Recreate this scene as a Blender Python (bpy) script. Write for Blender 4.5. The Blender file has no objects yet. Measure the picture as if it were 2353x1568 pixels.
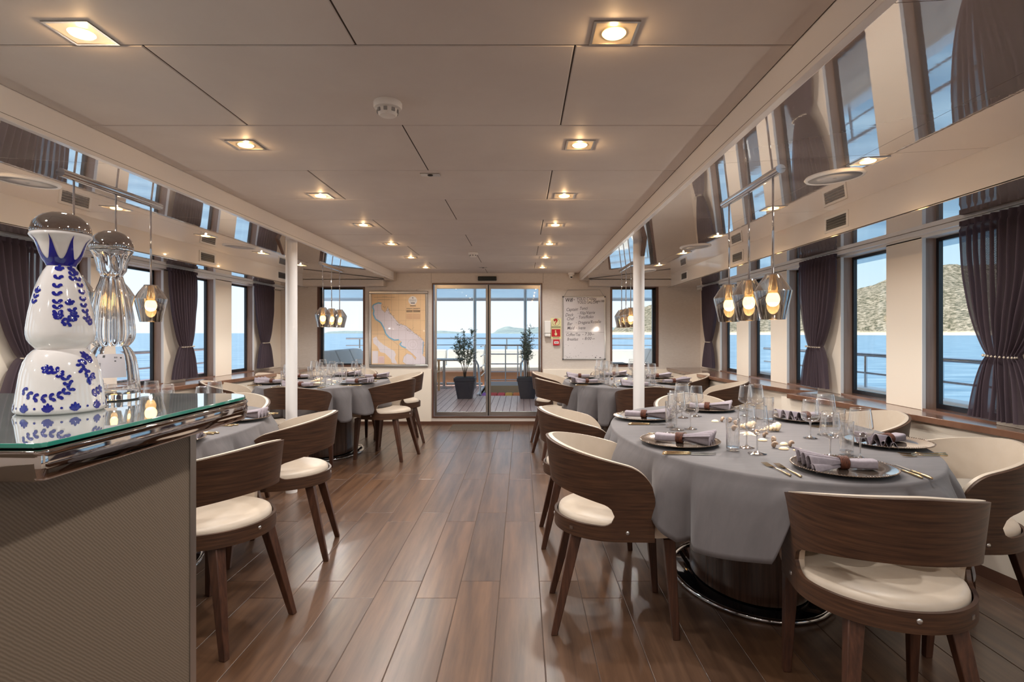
import bpy, math, random
from math import sin, cos, pi, radians, sqrt, atan2, exp
from mathutils import Vector, Matrix, noise

random.seed(7)
SC = bpy.context.scene
COL = SC.collection
F = 1300.0            # focal length in photo pixels
VPX, VPY = 1200.0, 766.0
EYE = 1.25

# ------------------------------------------------------------------ camera
cd = bpy.data.cameras.new('camera')
cam = bpy.data.objects.new('camera', cd)
COL.objects.link(cam)
cam.location = (0, 0, EYE)
cam.rotation_euler = (pi/2, 0, 0)
cd.sensor_width = 36
cd.lens = 36*F/2353
cd.shift_x = -(VPX-1176.5)/2353
cd.shift_y = -(784-VPY)/2353
cd.clip_start = 0.03
cd.clip_end = 60000
SC.camera = cam
SC.view_settings.view_transform = 'Standard'
SC.view_settings.look = 'None'
SC.view_settings.exposure = 0.75
SC.view_settings.gamma = 1
SC.view_settings.use_curve_mapping = False
SC.cycles.use_denoising = True
SC.cycles.max_bounces = 10
SC.cycles.diffuse_bounces = 5
SC.cycles.glossy_bounces = 5
SC.cycles.transmission_bounces = 8
SC.cycles.transparent_max_bounces = 24
SC.cycles.caustics_reflective = False
SC.cycles.caustics_refractive = False
SC.cycles.sample_clamp_indirect = 6

def lin(r, g, b):
    f = lambda c: (c/255/12.92) if c/255 <= .04045 else ((c/255+.055)/1.055)**2.4
    return (f(r), f(g), f(b), 1)

# ------------------------------------------------------------------ sky
SKY_STRENGTH = 1.25
w = bpy.data.worlds.new('sky'); SC.world = w
w.use_nodes = True
nt = w.node_tree; nt.nodes.clear()
out = nt.nodes.new('ShaderNodeOutputWorld'); bg = nt.nodes.new('ShaderNodeBackground')
geo = nt.nodes.new('ShaderNodeTexCoord'); sep = nt.nodes.new('ShaderNodeSeparateXYZ')
mixn = nt.nodes.new('ShaderNodeMix'); mixn.data_type = 'RGBA'
mrx = nt.nodes.new('ShaderNodeMapRange'); mrx.interpolation_type = 'SMOOTHSTEP'
mrx.inputs['From Min'].default_value = .0; mrx.inputs['From Max'].default_value = .75
nt.links.new(geo.outputs['Generated'], sep.inputs[0])
nt.links.new(sep.outputs['X'], mrx.inputs['Value']); nt.links.new(mrx.outputs[0], mixn.inputs['Factor'])
def sky_ramp(stops, sock):
    ramp = nt.nodes.new('ShaderNodeValToRGB'); cr = ramp.color_ramp
    nt.links.new(sep.outputs['Z'], ramp.inputs[0])
    cr.elements[0].position = 0.0; cr.elements[0].color = lin(*stops[0][1])
    cr.elements[1].position = 1.0; cr.elements[1].color = lin(*stops[-1][1])
    for p, c in stops[1:-1]:
        e = cr.elements.new(p); e.color = lin(*c)
    nt.links.new(ramp.outputs[0], mixn.inputs[sock])
sky_ramp([(0, (190, 198, 206)), (.1, (184, 196, 208)), (.25, (170, 188, 206)), (.5, (146, 170, 198)), (1, (126, 156, 192))], 'A')   # bright side of the sky
sky_ramp([(0, (170, 182, 190)), (.1, (150, 174, 188)), (.22, (130, 164, 186)), (.5, (120, 154, 188)), (1, (126, 156, 192))], 'B')   # blue side, away from the sun
nt.links.new(mixn.outputs['Result'], bg.inputs[0]); nt.links.new(bg.outputs[0], out.inputs[0])
bg.inputs[1].default_value = SKY_STRENGTH

# ------------------------------------------------------------------ sun
sd = bpy.data.lights.new('sun', 'SUN'); sd.energy = 3.4; sd.angle = radians(.6); sd.color = (1, .95, .86)
so = bpy.data.objects.new('sun', sd); COL.objects.link(so)
so.rotation_euler = Vector((.50, .12, -.85)).to_track_quat('-Z', 'Y').to_euler()

DOWNLIGHT_W = 4.6
GLOW_W = 0.6
PENDANT_W = 4.0
PENDANT_EMIT = 8.0

# ------------------------------------------------------------------ mesh helper
class MB:
    def __init__(s):
        s.v = []; s.f = []; s.uv = []
    def add(s, vs, fs, uvs=None):
        n = len(s.v)
        s.v += [tuple(v) for v in vs]
        s.uv += (uvs if uvs else [(0, 0)]*len(vs))
        s.f += [tuple(i+n for i in f) for f in fs]
        return s
    def box(s, x0, x1, y0, y1, z0, z1):
        if x0 > x1: x0, x1 = x1, x0
        if y0 > y1: y0, y1 = y1, y0
        if z0 > z1: z0, z1 = z1, z0
        v = [(x0,y0,z0),(x1,y0,z0),(x1,y1,z0),(x0,y1,z0),(x0,y0,z1),(x1,y0,z1),(x1,y1,z1),(x0,y1,z1)]
        return s.add(v, [(0,3,2,1),(4,5,6,7),(0,1,5,4),(1,2,6,5),(2,3,7,6),(3,0,4,7)])
    def hexa(s, bot, top):      # two quads (4 pts each, ccw seen from above)
        return s.add(list(bot)+list(top), [(0,3,2,1),(4,5,6,7),(0,1,5,4),(1,2,6,5),(2,3,7,6),(3,0,4,7)])
    def obox(s, c, ux, uy, hx, hy, z0, z1):
        P = lambda a, b, z: (c[0]+ux[0]*a+uy[0]*b, c[1]+ux[1]*a+uy[1]*b, z)
        q = [(-hx,-hy),(hx,-hy),(hx,hy),(-hx,hy)]
        return s.hexa([P(a,b,z0) for a,b in q], [P(a,b,z1) for a,b in q])
    def lathe(s, prof, n=32, c=(0,0,0), axis='z', close=True, ell=(1,1), rip=None):
        rows = len(prof); vs = []; uvs = []
        for j,(r, z) in enumerate(prof):
            for i in range(n):
                a = 2*pi*i/n
                rr = r*(rip(a, z) if rip else 1)
                x, y = rr*cos(a)*ell[0], rr*sin(a)*ell[1]
                p = (x, y, z) if axis == 'z' else ((x, z, y) if axis == 'y' else (z, x, y))
                vs.append((c[0]+p[0], c[1]+p[1], c[2]+p[2])); uvs.append((i/n*3, z))
        fs = []
        for j in range(rows-1):
            for i in range(n):
                a, b = j*n+i, j*n+(i+1) % n
                fs.append((a, b, b+n, a+n))
        if close:
            if prof[0][0] > 1e-5: fs.append(tuple(range(n-1, -1, -1)))
            if prof[-1][0] > 1e-5: fs.append(tuple(range((rows-1)*n, rows*n)))
        return s.add(vs, fs, uvs)
    def tube(s, pts, r, n=8, closed=False, cap=True):
        pts = [Vector(p) for p in pts]; m = len(pts); vs = []
        rr = r if isinstance(r, (list, tuple)) else [r]*m
        up = None
        for k in range(m):
            a = pts[k-1] if (k > 0 or closed) else pts[k]
            b = pts[(k+1) % m] if (k < m-1 or closed) else pts[k]
            t = (b-a).normalized()
            if up is None:
                up = Vector((0,0,1)) if abs(t.z) < .9 else Vector((1,0,0))
            sd_ = t.cross(up).normalized(); up2 = sd_.cross(t).normalized(); up = up2
            for i in range(n):
                an = 2*pi*i/n
                vs.append(pts[k]+sd_*cos(an)*rr[k]+up2*sin(an)*rr[k])
        fs = []
        for k in range(m if closed else m-1):
            for i in range(n):
                a = k*n+i; b = k*n+(i+1) % n; c = ((k+1) % m)*n+(i+1) % n; d = ((k+1) % m)*n+i
                fs.append((a, b, c, d))
        if not closed and cap:
            fs.append(tuple(range(n-1, -1, -1))); fs.append(tuple(range((m-1)*n, m*n)))
        return s.add(vs, fs)
    def prism(s, poly, z0, z1):
        n = len(poly)
        vs = [(x, y, z0) for x, y in poly]+[(x, y, z1) for x, y in poly]
        fs = [tuple(range(n-1, -1, -1)), tuple(range(n, 2*n))]
        fs += [(i, (i+1) % n, n+(i+1) % n, n+i) for i in range(n)]
        return s.add(vs, fs)
    def prism_y(s, poly, y0, y1):   # polygon in x,z plane extruded along y
        n = len(poly)
        vs = [(x, y0, z) for x, z in poly]+[(x, y1, z) for x, z in poly]
        fs = [tuple(range(n)), tuple(range(2*n-1, n-1, -1))]
        fs += [(i, n+i, n+(i+1) % n, (i+1) % n) for i in range(n)]
        return s.add(vs, fs)
    def grid(s, fn, nu, nv, closed_u=False, flip=False):
        vs = []; uvs = []
        for j in range(nv+1):
            for i in range(nu if closed_u else nu+1):
                p, uv = fn(i/nu, j/nv); vs.append(p); uvs.append(uv)
        W = nu if closed_u else nu+1; fs = []
        for j in range(nv):
            for i in range(nu):
                a = j*W+i; b = j*W+(i+1) % W
                q = (a, b, b+W, a+W)
                fs.append(q[::-1] if flip else q)
        return s.add(vs, fs, uvs)
    def build(s, name, mat, parent=None, smooth=None, bevel=0, loc=None):
        me = bpy.data.meshes.new(name)
        me.from_pydata(s.v, [], s.f); me.update()
        if any(u != (0, 0) for u in s.uv[:50]) or any(u != (0, 0) for u in s.uv[-50:]):
            ul = me.uv_layers.new(name='UVMap')
            for l in me.loops: ul.data[l.index].uv = s.uv[l.vertex_index]
        if mat: me.materials.append(mat)
        if smooth:
            me.shade_smooth()
            if smooth is not True: me.set_sharp_from_angle(angle=radians(smooth))
        o = bpy.data.objects.new(name, me); COL.objects.link(o)
        if parent: o.parent = parent
        if loc: o.location = loc
        if bevel:
            b = o.modifiers.new('bevel', 'BEVEL'); b.width = bevel; b.segments = 2; b.limit_method = 'ANGLE'; b.angle_limit = radians(40)
            if smooth is None:
                me.shade_smooth(); me.set_sharp_from_angle(angle=radians(35))
        return o

def empty(name, loc=(0,0,0), rz=0, parent=None):
    o = bpy.data.objects.new(name, None); COL.objects.link(o)
    o.location = loc; o.rotation_euler = (0, 0, rz); o.empty_display_size = .1
    if parent: o.parent = parent
    return o
def tag(o, label=None, cat=None, group=None, kind=None):
    if label: o['label'] = label
    if cat: o['category'] = cat
    if group: o['group'] = group
    if kind: o['kind'] = kind
    return o
def struct(o, label=None):
    o['kind'] = 'structure'
    if label: o['label'] = label
    return o
def copy_tree(o, loc=None, rz=None, label=None, group=None, parent=None):
    c = o.copy(); COL.objects.link(c)
    if parent: c.parent = parent
    for ch in list(o.children): copy_tree(ch, parent=c)
    if loc is not None: c.location = loc
    if rz is not None: c.rotation_euler = (0, 0, rz)
    if label: c['label'] = label
    if group: c['group'] = group
    return c
def at(px, py, z):              # photo pixel -> point on the horizontal plane z
    d = (EYE-z)*F/(py-VPY)
    return ((px-VPX)*d/F, d)
def wx(px, d): return (px-VPX)*d/F
def wz(py, d): return EYE+(VPY-py)*d/F

# ------------------------------------------------------------------ materials
def mat(name, col=(.5,.5,.5,1), rough=.5, metal=0, spec=.5, coat=0, coat_rough=.03, emit=None, es=0, ior=None, sheen=0):
    m = bpy.data.materials.new(name); m.use_nodes = True
    b = m.node_tree.nodes['Principled BSDF']
    b.inputs['Base Color'].default_value = col; b.inputs['Roughness'].default_value = rough
    b.inputs['Metallic'].default_value = metal; b.inputs['Specular IOR Level'].default_value = spec
    b.inputs['Coat Weight'].default_value = coat; b.inputs['Coat Roughness'].default_value = coat_rough
    if ior: b.inputs['IOR'].default_value = ior
    if sheen: b.inputs['Sheen Weight'].default_value = sheen
    if emit: b.inputs['Emission Color'].default_value = emit; b.inputs['Emission Strength'].default_value = es
    m['b'] = 1
    return m
def nodes(m): return m.node_tree.nodes, m.node_tree.links, m.node_tree.nodes['Principled BSDF']
def noisy(m, c1, c2, scale=(1,1,1), coord='Object', detail=6, bump=0, lo=.35, hi=.65, nscale=5, rough=.6):
    N, L, b = nodes(m)
    tc = N.new('ShaderNodeTexCoord'); mp = N.new('ShaderNodeMapping'); mp.inputs['Scale'].default_value = scale
    nz = N.new('ShaderNodeTexNoise'); nz.inputs['Scale'].default_value = nscale; nz.inputs['Detail'].default_value = detail; nz.inputs['Roughness'].default_value = rough
    rp = N.new('ShaderNodeValToRGB'); rp.color_ramp.elements[0].position = lo; rp.color_ramp.elements[1].position = hi
    rp.color_ramp.elements[0].color = c1; rp.color_ramp.elements[1].color = c2
    L.new(tc.outputs[coord], mp.inputs[0]); L.new(mp.outputs[0], nz.inputs['Vector']); L.new(nz.outputs['Fac'], rp.inputs[0])
    L.new(rp.outputs[0], b.inputs['Base Color'])
    if bump:
        bp = N.new('ShaderNodeBump'); bp.inputs['Strength'].default_value = bump; bp.inputs['Distance'].default_value = .002
        L.new(nz.outputs['Fac'], bp.inputs['Height']); L.new(bp.outputs[0], b.inputs['Normal'])
    return m
def thin_glass(name, tint=(1,1,1,1), base=.04, edge=.6, rough=0.0, gloss=(1,1,1,1), power=3.0):
    m = bpy.data.materials.new(name); m.use_nodes = True
    N, L = m.node_tree.nodes, m.node_tree.links; N.clear()
    o = N.new('ShaderNodeOutputMaterial'); mx = N.new('ShaderNodeMixShader')
    t = N.new('ShaderNodeBsdfTransparent'); g = N.new('ShaderNodeBsdfGlossy')
    t.inputs[0].default_value = tint; g.inputs[0].default_value = gloss; g.inputs['Roughness'].default_value = rough
    lw = N.new('ShaderNodeLayerWeight'); lw.inputs[0].default_value = .5
    pw = N.new('ShaderNodeMath'); pw.operation = 'POWER'; pw.inputs[1].default_value = power
    mr = N.new('ShaderNodeMapRange'); mr.inputs['To Min'].default_value = base; mr.inputs['To Max'].default_value = edge
    L.new(lw.outputs['Facing'], pw.inputs[0]); L.new(pw.outputs[0], mr.inputs['Value'])
    L.new(mr.outputs[0], mx.inputs[0]); L.new(t.outputs[0], mx.inputs[1]); L.new(g.outputs[0], mx.inputs[2])
    L.new(mx.outputs[0], o.inputs[0])
    return m

M = {}
M['ceil'] = noisy(mat('ceiling_panel', rough=.6, spec=.3), lin(214,206,201), lin(222,215,210), nscale=2, bump=.05)
M['gap'] = mat('ceiling_gap', lin(70,60,54), .8)
M['gloss'] = mat('gloss_ceiling', lin(226,214,206), .02, metal=.42, coat=1.0, coat_rough=.012)
M['gloss'].node_tree.nodes['Principled BSDF'].inputs['Coat IOR'].default_value = 2.2
def _wavy(m, sc, st):
    N, L, b = nodes(m)
    tc = N.new('ShaderNodeTexCoord'); mp = N.new('ShaderNodeMapping'); mp.inputs['Scale'].default_value = sc
    nz = N.new('ShaderNodeTexNoise'); nz.inputs['Scale'].default_value = 8; nz.inputs['Detail'].default_value = 2
    bp = N.new('ShaderNodeBump'); bp.inputs['Strength'].default_value = st; bp.inputs['Distance'].default_value = .0006
    L.new(tc.outputs['Object'], mp.inputs[0]); L.new(mp.outputs[0], nz.inputs['Vector'])
    L.new(nz.outputs['Fac'], bp.inputs['Height']); L.new(bp.outputs[0], b.inputs['Coat Normal'])
_wavy(M['gloss'], (.6, 4, 1), .25)
M['beam'] = mat('white_lacquer', lin(240,237,235), .3, coat=.4, coat_rough=.05)
M['soffit'] = mat('soffit_white', lin(238,230,222), .3, coat=.5, coat_rough=.04)
M['wall'] = noisy(mat('wall_fabric', rough=.55), lin(208,197,187), lin(216,206,197), scale=(1,1,6), nscale=30, bump=.1)
M['cream'] = mat('cream_panel', lin(240,228,212), .45)
M['white'] = mat('white_plastic', lin(235,232,228), .4)
M['grey'] = mat('grey_plastic', lin(150,150,150), .4)
M['black'] = mat('black_plastic', lin(22,22,24), .35)
M['frame'] = mat('dark_window_frame', lin(26,28,34), .25)
M['brownframe'] = mat('brown_frame', lin(96,66,52), .35)
M['chrome'] = mat('chrome', lin(205,205,208), .08, metal=1)
M['steel'] = mat('brushed_steel', lin(190,188,186), .28, metal=1)
M['mirror'] = mat('polished_steel', lin(190,184,182), .035, metal=1)
def wood(name, c1, c2, scale, coord, rough=.4, ns=6, coat=.15):
    m = mat(name, rough=rough, coat=coat, coat_rough=.2, spec=.35)
    noisy(m, c1, c2, scale, coord, detail=8, bump=.15, lo=.3, hi=.7, nscale=ns)
    return m
M['wood'] = wood('walnut_veneer', lin(46,28,19), lin(84,56,38), (1.2, 22, 1), 'UV', ns=5, rough=.5, coat=.04)
M['legwood'] = wood('walnut_leg', lin(52,30,21), lin(84,52,37), (14, 14, .8), 'Object')
M['jamb'] = wood('jamb_oak', lin(150,124,110), lin(172,148,133), (10, 10, .6), 'Object')
M['ledge'] = wood('ledge_walnut', lin(104,72,56), lin(128,94,76), (8, .6, 1), 'Object', rough=.18, coat=.6)
M['column'] = wood('column_wood', lin(48,32,26), lin(84,60,48), (12, 12, .5), 'Object', rough=.25, coat=.4)
M['leather'] = noisy(mat('cream_leather', rough=.42), lin(192,176,158), lin(197,182,165), nscale=12, bump=.02)
M['cloth'] = noisy(mat('grey_tablecloth', rough=.75, sheen=.15), lin(86,81,82), lin(94,88,89), scale=(1,4,1), nscale=8, bump=.25)
M['napkin'] = noisy(mat('lilac_napkin', rough=.8), lin(140,130,137), lin(154,144,150), nscale=60, bump=.2)
M['jute'] = noisy(mat('brown_fibre', rough=.7), lin(58,26,15), lin(104,54,32), nscale=90, bump=.9)
M['charger'] = mat('charger_bronze', lin(146,128,114), .16, metal=.7, coat=.8)
M['gold'] = mat('champagne_cutlery', lin(214,190,150), .14, metal=1)
M['glass'] = thin_glass('drinking_glass', tint=(.985,.985,.985,1), base=.09, edge=1.0, power=1.8)
M['glassbase'] = thin_glass('glass_base', tint=(.95,.95,.95,1), base=.28, edge=.98, power=1.1)
M['window'] = thin_glass('window_glass', tint=(.97,.985,.98,1), base=.015, edge=.25, power=5)
M['counterglass'] = mat('counter_glass', lin(150,158,156), .02, spec=1, coat=1, coat_rough=0)
M['counterglass'].node_tree.nodes['Principled BSDF'].inputs['Coat IOR'].default_value = 1.9
M['teal'] = mat('glass_edge', lin(40,140,122), .08, coat=1)
M['smoke'] = thin_glass('smoked_glass', tint=(.66,.63,.60,1), base=.16, edge=.8, power=1.6, gloss=(.95,.93,.92,1))
M['smoketop'] = thin_glass('smoked_glass_top', tint=(.58,.55,.52,1), base=.28, edge=.85, power=1.6)
M['bulb'] = mat('bulb', (1,.75,.4,1), .4, emit=(1,.62,.22,1), es=PENDANT_EMIT)
M['brass'] = mat('brass_socket', lin(226,196,140), .25, metal=1)
M['led'] = mat('led_disc', (1,.85,.6,1), .4, emit=(1,.60,.20,1), es=4)
M['curtain'] = None
def curtain_mat():
    m = bpy.data.materials.new('aubergine_sheer'); m.use_nodes = True
    N, L, b = nodes(m)
    b.inputs['Base Color'].default_value = lin(88,74,82); b.inputs['Roughness'].default_value = .85
    o = N['Material Output']; t = N.new('ShaderNodeBsdfTransparent'); mx = N.new('ShaderNodeMixShader')
    tl = N.new('ShaderNodeBsdfTranslucent'); tl.inputs[0].default_value = lin(96,78,92); m2 = N.new('ShaderNodeMixShader'); m2.inputs[0].default_value = .3
    tc = N.new('ShaderNodeTexCoord'); mp = N.new('ShaderNodeMapping'); mp.inputs['Scale'].default_value = (260, 220, 1)
    ch = N.new('ShaderNodeTexChecker'); ch.inputs['Scale'].default_value = 1
    mr = N.new('ShaderNodeMapRange'); mr.inputs['To Min'].default_value = .03; mr.inputs['To Max'].default_value = .2
    L.new(tc.outputs['UV'], mp.inputs[0]); L.new(mp.outputs[0], ch.inputs['Vector']); L.new(ch.outputs['Fac'], mr.inputs['Value'])
    L.new(b.outputs[0], m2.inputs[1]); L.new(tl.outputs[0], m2.inputs[2])
    L.new(mr.outputs[0], mx.inputs[0]); L.new(m2.outputs[0], mx.inputs[1]); L.new(t.outputs[0], mx.inputs[2]); L.new(mx.outputs[0], o.inputs[0])
    return m
M['curtain'] = curtain_mat()
M['bead'] = mat('beads', lin(214,200,180), .3)
def counter_mat():
    m = mat('textured_bar_panel', lin(112,102,88), .55)
    N, L, b = nodes(m)
    tc = N.new('ShaderNodeTexCoord'); wv = N.new('ShaderNodeTexWave'); wv.bands_direction = 'DIAGONAL'
    wv.inputs['Scale'].default_value = 90; wv.inputs['Distortion'].default_value = 1.5; wv.inputs['Detail'].default_value = 2
    bp = N.new('ShaderNodeBump'); bp.inputs['Strength'].default_value = .25; bp.inputs['Distance'].default_value = .001
    L.new(tc.outputs['Object'], wv.inputs[0]); L.new(wv.outputs['Fac'], bp.inputs['Height']); L.new(bp.outputs[0], b.inputs['Normal'])
    rp = N.new('ShaderNodeValToRGB'); rp.color_ramp.elements[0].color = lin(98,84,70); rp.color_ramp.elements[1].color = lin(113,98,83)
    L.new(wv.outputs['Fac'], rp.inputs[0]); L.new(rp.outputs[0], b.inputs['Base Color'])
    return m
M['barpanel'] = counter_mat()
def floor_mat():
    m = mat('wood_plank_floor', rough=.36, spec=.5, coat=.45, coat_rough=.27)
    N, L, b = nodes(m); b.inputs['Coat IOR'].default_value = 1.7
    at_ = N.new('ShaderNodeAttribute'); at_.attribute_name = 'UVMap'
    tc = N.new('ShaderNodeTexCoord'); mp = N.new('ShaderNodeMapping'); mp.inputs['Scale'].default_value = (14, .9, 1)
    sx = N.new('ShaderNodeSeparateXYZ'); L.new(at_.outputs['Vector'], sx.inputs[0])
    cb = N.new('ShaderNodeCombineXYZ'); ml = N.new('ShaderNodeMath'); ml.operation = 'MULTIPLY'; ml.inputs[1].default_value = 40
    L.new(sx.outputs['X'], ml.inputs[0]); L.new(ml.outputs[0], cb.inputs['Z'])
    ad = N.new('ShaderNodeVectorMath'); ad.operation = 'ADD'
    L.new(tc.outputs['Object'], mp.inputs[0]); L.new(mp.outputs[0], ad.inputs[0]); L.new(cb.outputs[0], ad.inputs[1])
    nz = N.new('ShaderNodeTexNoise'); nz.inputs['Scale'].default_value = 1.6; nz.inputs['Detail'].default_value = 8; nz.inputs['Roughness'].default_value = .62
    L.new(ad.outputs[0], nz.inputs['Vector'])
    rp = N.new('ShaderNodeValToRGB'); e = rp.color_ramp.elements
    e[0].position = .30; e[0].color = lin(68,46,33); e[1].position = .70; e[1].color = lin(112,82,61)
    L.new(nz.outputs['Fac'], rp.inputs[0])
    hv = N.new('ShaderNodeHueSaturation')
    mr = N.new('ShaderNodeMapRange'); mr.inputs['To Min'].default_value = .86; mr.inputs['To Max'].default_value = 1.05; L.new(sx.outputs['X'], mr.inputs['Value'])
    mr2 = N.new('ShaderNodeMapRange'); mr2.inputs['To Min'].default_value = .92; mr2.inputs['To Max'].default_value = 1.08; L.new(sx.outputs['Y'], mr2.inputs['Value'])
    L.new(rp.outputs[0], hv.inputs['Color']); L.new(mr.outputs[0], hv.inputs['Value']); L.new(mr2.outputs[0], hv.inputs['Saturation'])
    L.new(hv.outputs[0], b.inputs['Base Color'])
    bp = N.new('ShaderNodeBump'); bp.inputs['Strength'].default_value = .12; bp.inputs['Distance'].default_value = .001
    L.new(nz.outputs['Fac'], bp.inputs['Height']); L.new(bp.outputs[0], b.inputs['Normal'])
    return m
M['floor'] = floor_mat()
M['grout'] = mat('grout', lin(70,54,44), .7)
M['deck'] = noisy(mat('teak_deck', rough=.35, spec=.5), lin(216,176,162), lin(230,196,184), scale=(12,.6,1), nscale=4)
M['deckwhite'] = mat('deck_white', lin(236,236,236), .35)
M['deckceil'] = mat('deck_ceiling', lin(226,234,240), .15, coat=.5)
M['cushion'] = mat('white_cushion', lin(236,228,216), .7)
M['greycushion'] = mat('grey_cushion', lin(186,186,184), .7)
M['sofabase'] = mat('sofa_base', lin(196,156,120), .5)
M['teak'] = mat('pale_teak', lin(222,186,142), .5)
M['redteak'] = mat('red_teak_rail', lin(150,74,58), .35)
M['pot'] = mat('anthracite_pot', lin(72,72,80), .5)
M['soil'] = mat('soil', lin(50,40,32), .9)
M['stem'] = mat('stem', lin(110,92,76), .8)
M['leaf'] = noisy(mat('olive_leaf', rough=.5), lin(84,106,92), lin(158,176,150), nscale=60)
M['mat'] = noisy(mat('doormat_fibre', rough=.9), lin(50,40,32), lin(104,88,72), nscale=120, bump=.8)
def sea_mat():
    m = mat('sea_water', lin(96,160,205), .35, spec=.5)
    N, L, b = nodes(m)
    tc = N.new('ShaderNodeTexCoord'); mp = N.new('ShaderNodeMapping'); mp.inputs['Scale'].default_value = (.16, .5, 1)
    nz = N.new('ShaderNodeTexNoise'); nz.inputs['Scale'].default_value = 1.0; nz.inputs['Detail'].default_value = 8
    rp = N.new('ShaderNodeValToRGB'); rp.color_ramp.elements[0].position = .35; rp.color_ramp.elements[1].position = .65
    rp.color_ramp.elements[0].color = lin(78,118,146); rp.color_ramp.elements[1].color = lin(136,166,184)
    L.new(tc.outputs['Object'], mp.inputs[0]); L.new(mp.outputs[0], nz.inputs['Vector']); L.new(nz.outputs['Fac'], rp.inputs[0])
    L.new(rp.outputs[0], b.inputs['Base Color'])
    bp = N.new('ShaderNodeBump'); bp.inputs['Strength'].default_value = .3; bp.inputs['Distance'].default_value = .5
    L.new(nz.outputs['Fac'], bp.inputs['Height']); L.new(bp.outputs[0], b.inputs['Normal'])
    return m
M['sea'] = sea_mat()
def hill_mat():
    m = mat('karst_scrub', rough=.95, spec=.1)
    N, L, b = nodes(m)
    tc = N.new('ShaderNodeTexCoord')
    nz = N.new('ShaderNodeTexNoise'); nz.inputs['Scale'].default_value = .11; nz.inputs['Detail'].default_value = 12; nz.inputs['Roughness'].default_value = .75
    rp = N.new('ShaderNodeValToRGB'); e = rp.color_ramp.elements
    e[0].position = .42; e[0].color = lin(84,82,66); e[1].position = .58; e[1].color = lin(172,158,138)
    x = rp.color_ramp.elements.new(.5); x.color = lin(132,122,102)
    L.new(tc.outputs['Object'], nz.inputs['Vector']); L.new(nz.outputs['Fac'], rp.inputs[0])
    sp = N.new('ShaderNodeSeparateXYZ'); L.new(tc.outputs['Object'], sp.inputs[0])
    mr = N.new('ShaderNodeMapRange'); mr.inputs['From Min'].default_value = 4; mr.inputs['From Max'].default_value = 9; mr.inputs['To Min'].default_value = 1; mr.inputs['To Max'].default_value = 0
    L.new(sp.outputs['Z'], mr.inputs['Value'])
    mx = N.new('ShaderNodeMix'); mx.data_type = 'RGBA'
    L.new(mr.outputs[0], mx.inputs['Factor']); L.new(rp.outputs[0], mx.inputs['A']); mx.inputs['B'].default_value = lin(224,206,176)
    L.new(mx.outputs['Result'], b.inputs['Base Color'])
    return m
M['hill'] = hill_mat()
M['farhill'] = noisy(mat('far_scrub_haze_tint', rough=.95, spec=.1), lin(128,140,140), lin(156,166,160), nscale=.02)  # scrub paled to grey-green: distance haze is put into the base colour

# ------------------------------------------------------------------ dimensions
D_END = 7.78
YB = -2.6                     # room continues behind the viewpoint
CZ = 2.075                    # central ceiling
BL, BR = -1.73, .78           # beams
CX = -.475
SR, SL = 2.0, -2.95           # vertical soffit faces
WR, WL = 2.45, -3.32          # window walls
ZS = 1.875                    # soffit underside
ZT, ZB = 1.832, .79           # window head / sill
LEDGE = .778
def side_z(X):                # side ceilings rise slightly outward
    t = (X-BR)/(SR-BR) if X > CX else (X-BL)/(SL-BL)
    return 1.972+.072*t

# ------------------------------------------------------------------ floor
def build_floor():
    mb = MB(); Wd = .1964; Ln = 1.085; g = .0016
    k0 = int((-3.5+.111)/Wd)-1
    for k in range(k0, int((2.7+.111)/Wd)+1):
        xa = -.111+k*Wd; xb = xa+Wd
        ph = 2.668 if k % 2 == 0 else 2.85
        y = ph-Ln*5
        while y < D_END:
            ya, yb = max(y, YB), min(y+Ln, D_END)
            if yb > ya and xa < WR+.05 and xb > WL-.05:
                r = (random.random(), random.random())
                e = .0012
                vs = [(xa+g,ya+g,-e),(xb-g,ya+g,-e),(xb-g,yb-g,-e),(xa+g,yb-g,-e),
                      (xa+g+e,ya+g+e,0),(xb-g-e,ya+g+e,0),(xb-g-e,yb-g-e,0),(xa+g+e,yb-g-e,0)]
                mb.add(vs, [(4,5,6,7),(0,1,5,4),(1,2,6,5),(2,3,7,6),(3,0,4,7)], [r]*8)
            y += Ln
    n = len(mb.f)
    mb.box(WL-.3, WR+.3, YB-.1, D_END+.1, -.06, -.0013)
    o = mb.build('floor', M['floor'])
    o.data.materials.append(M['grout'])
    for p in o.data.polygons:
        if p.index >= n: p.material_index = 1
    struct(o, 'brown wood plank floor running down the aisle')
build_floor()

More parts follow.
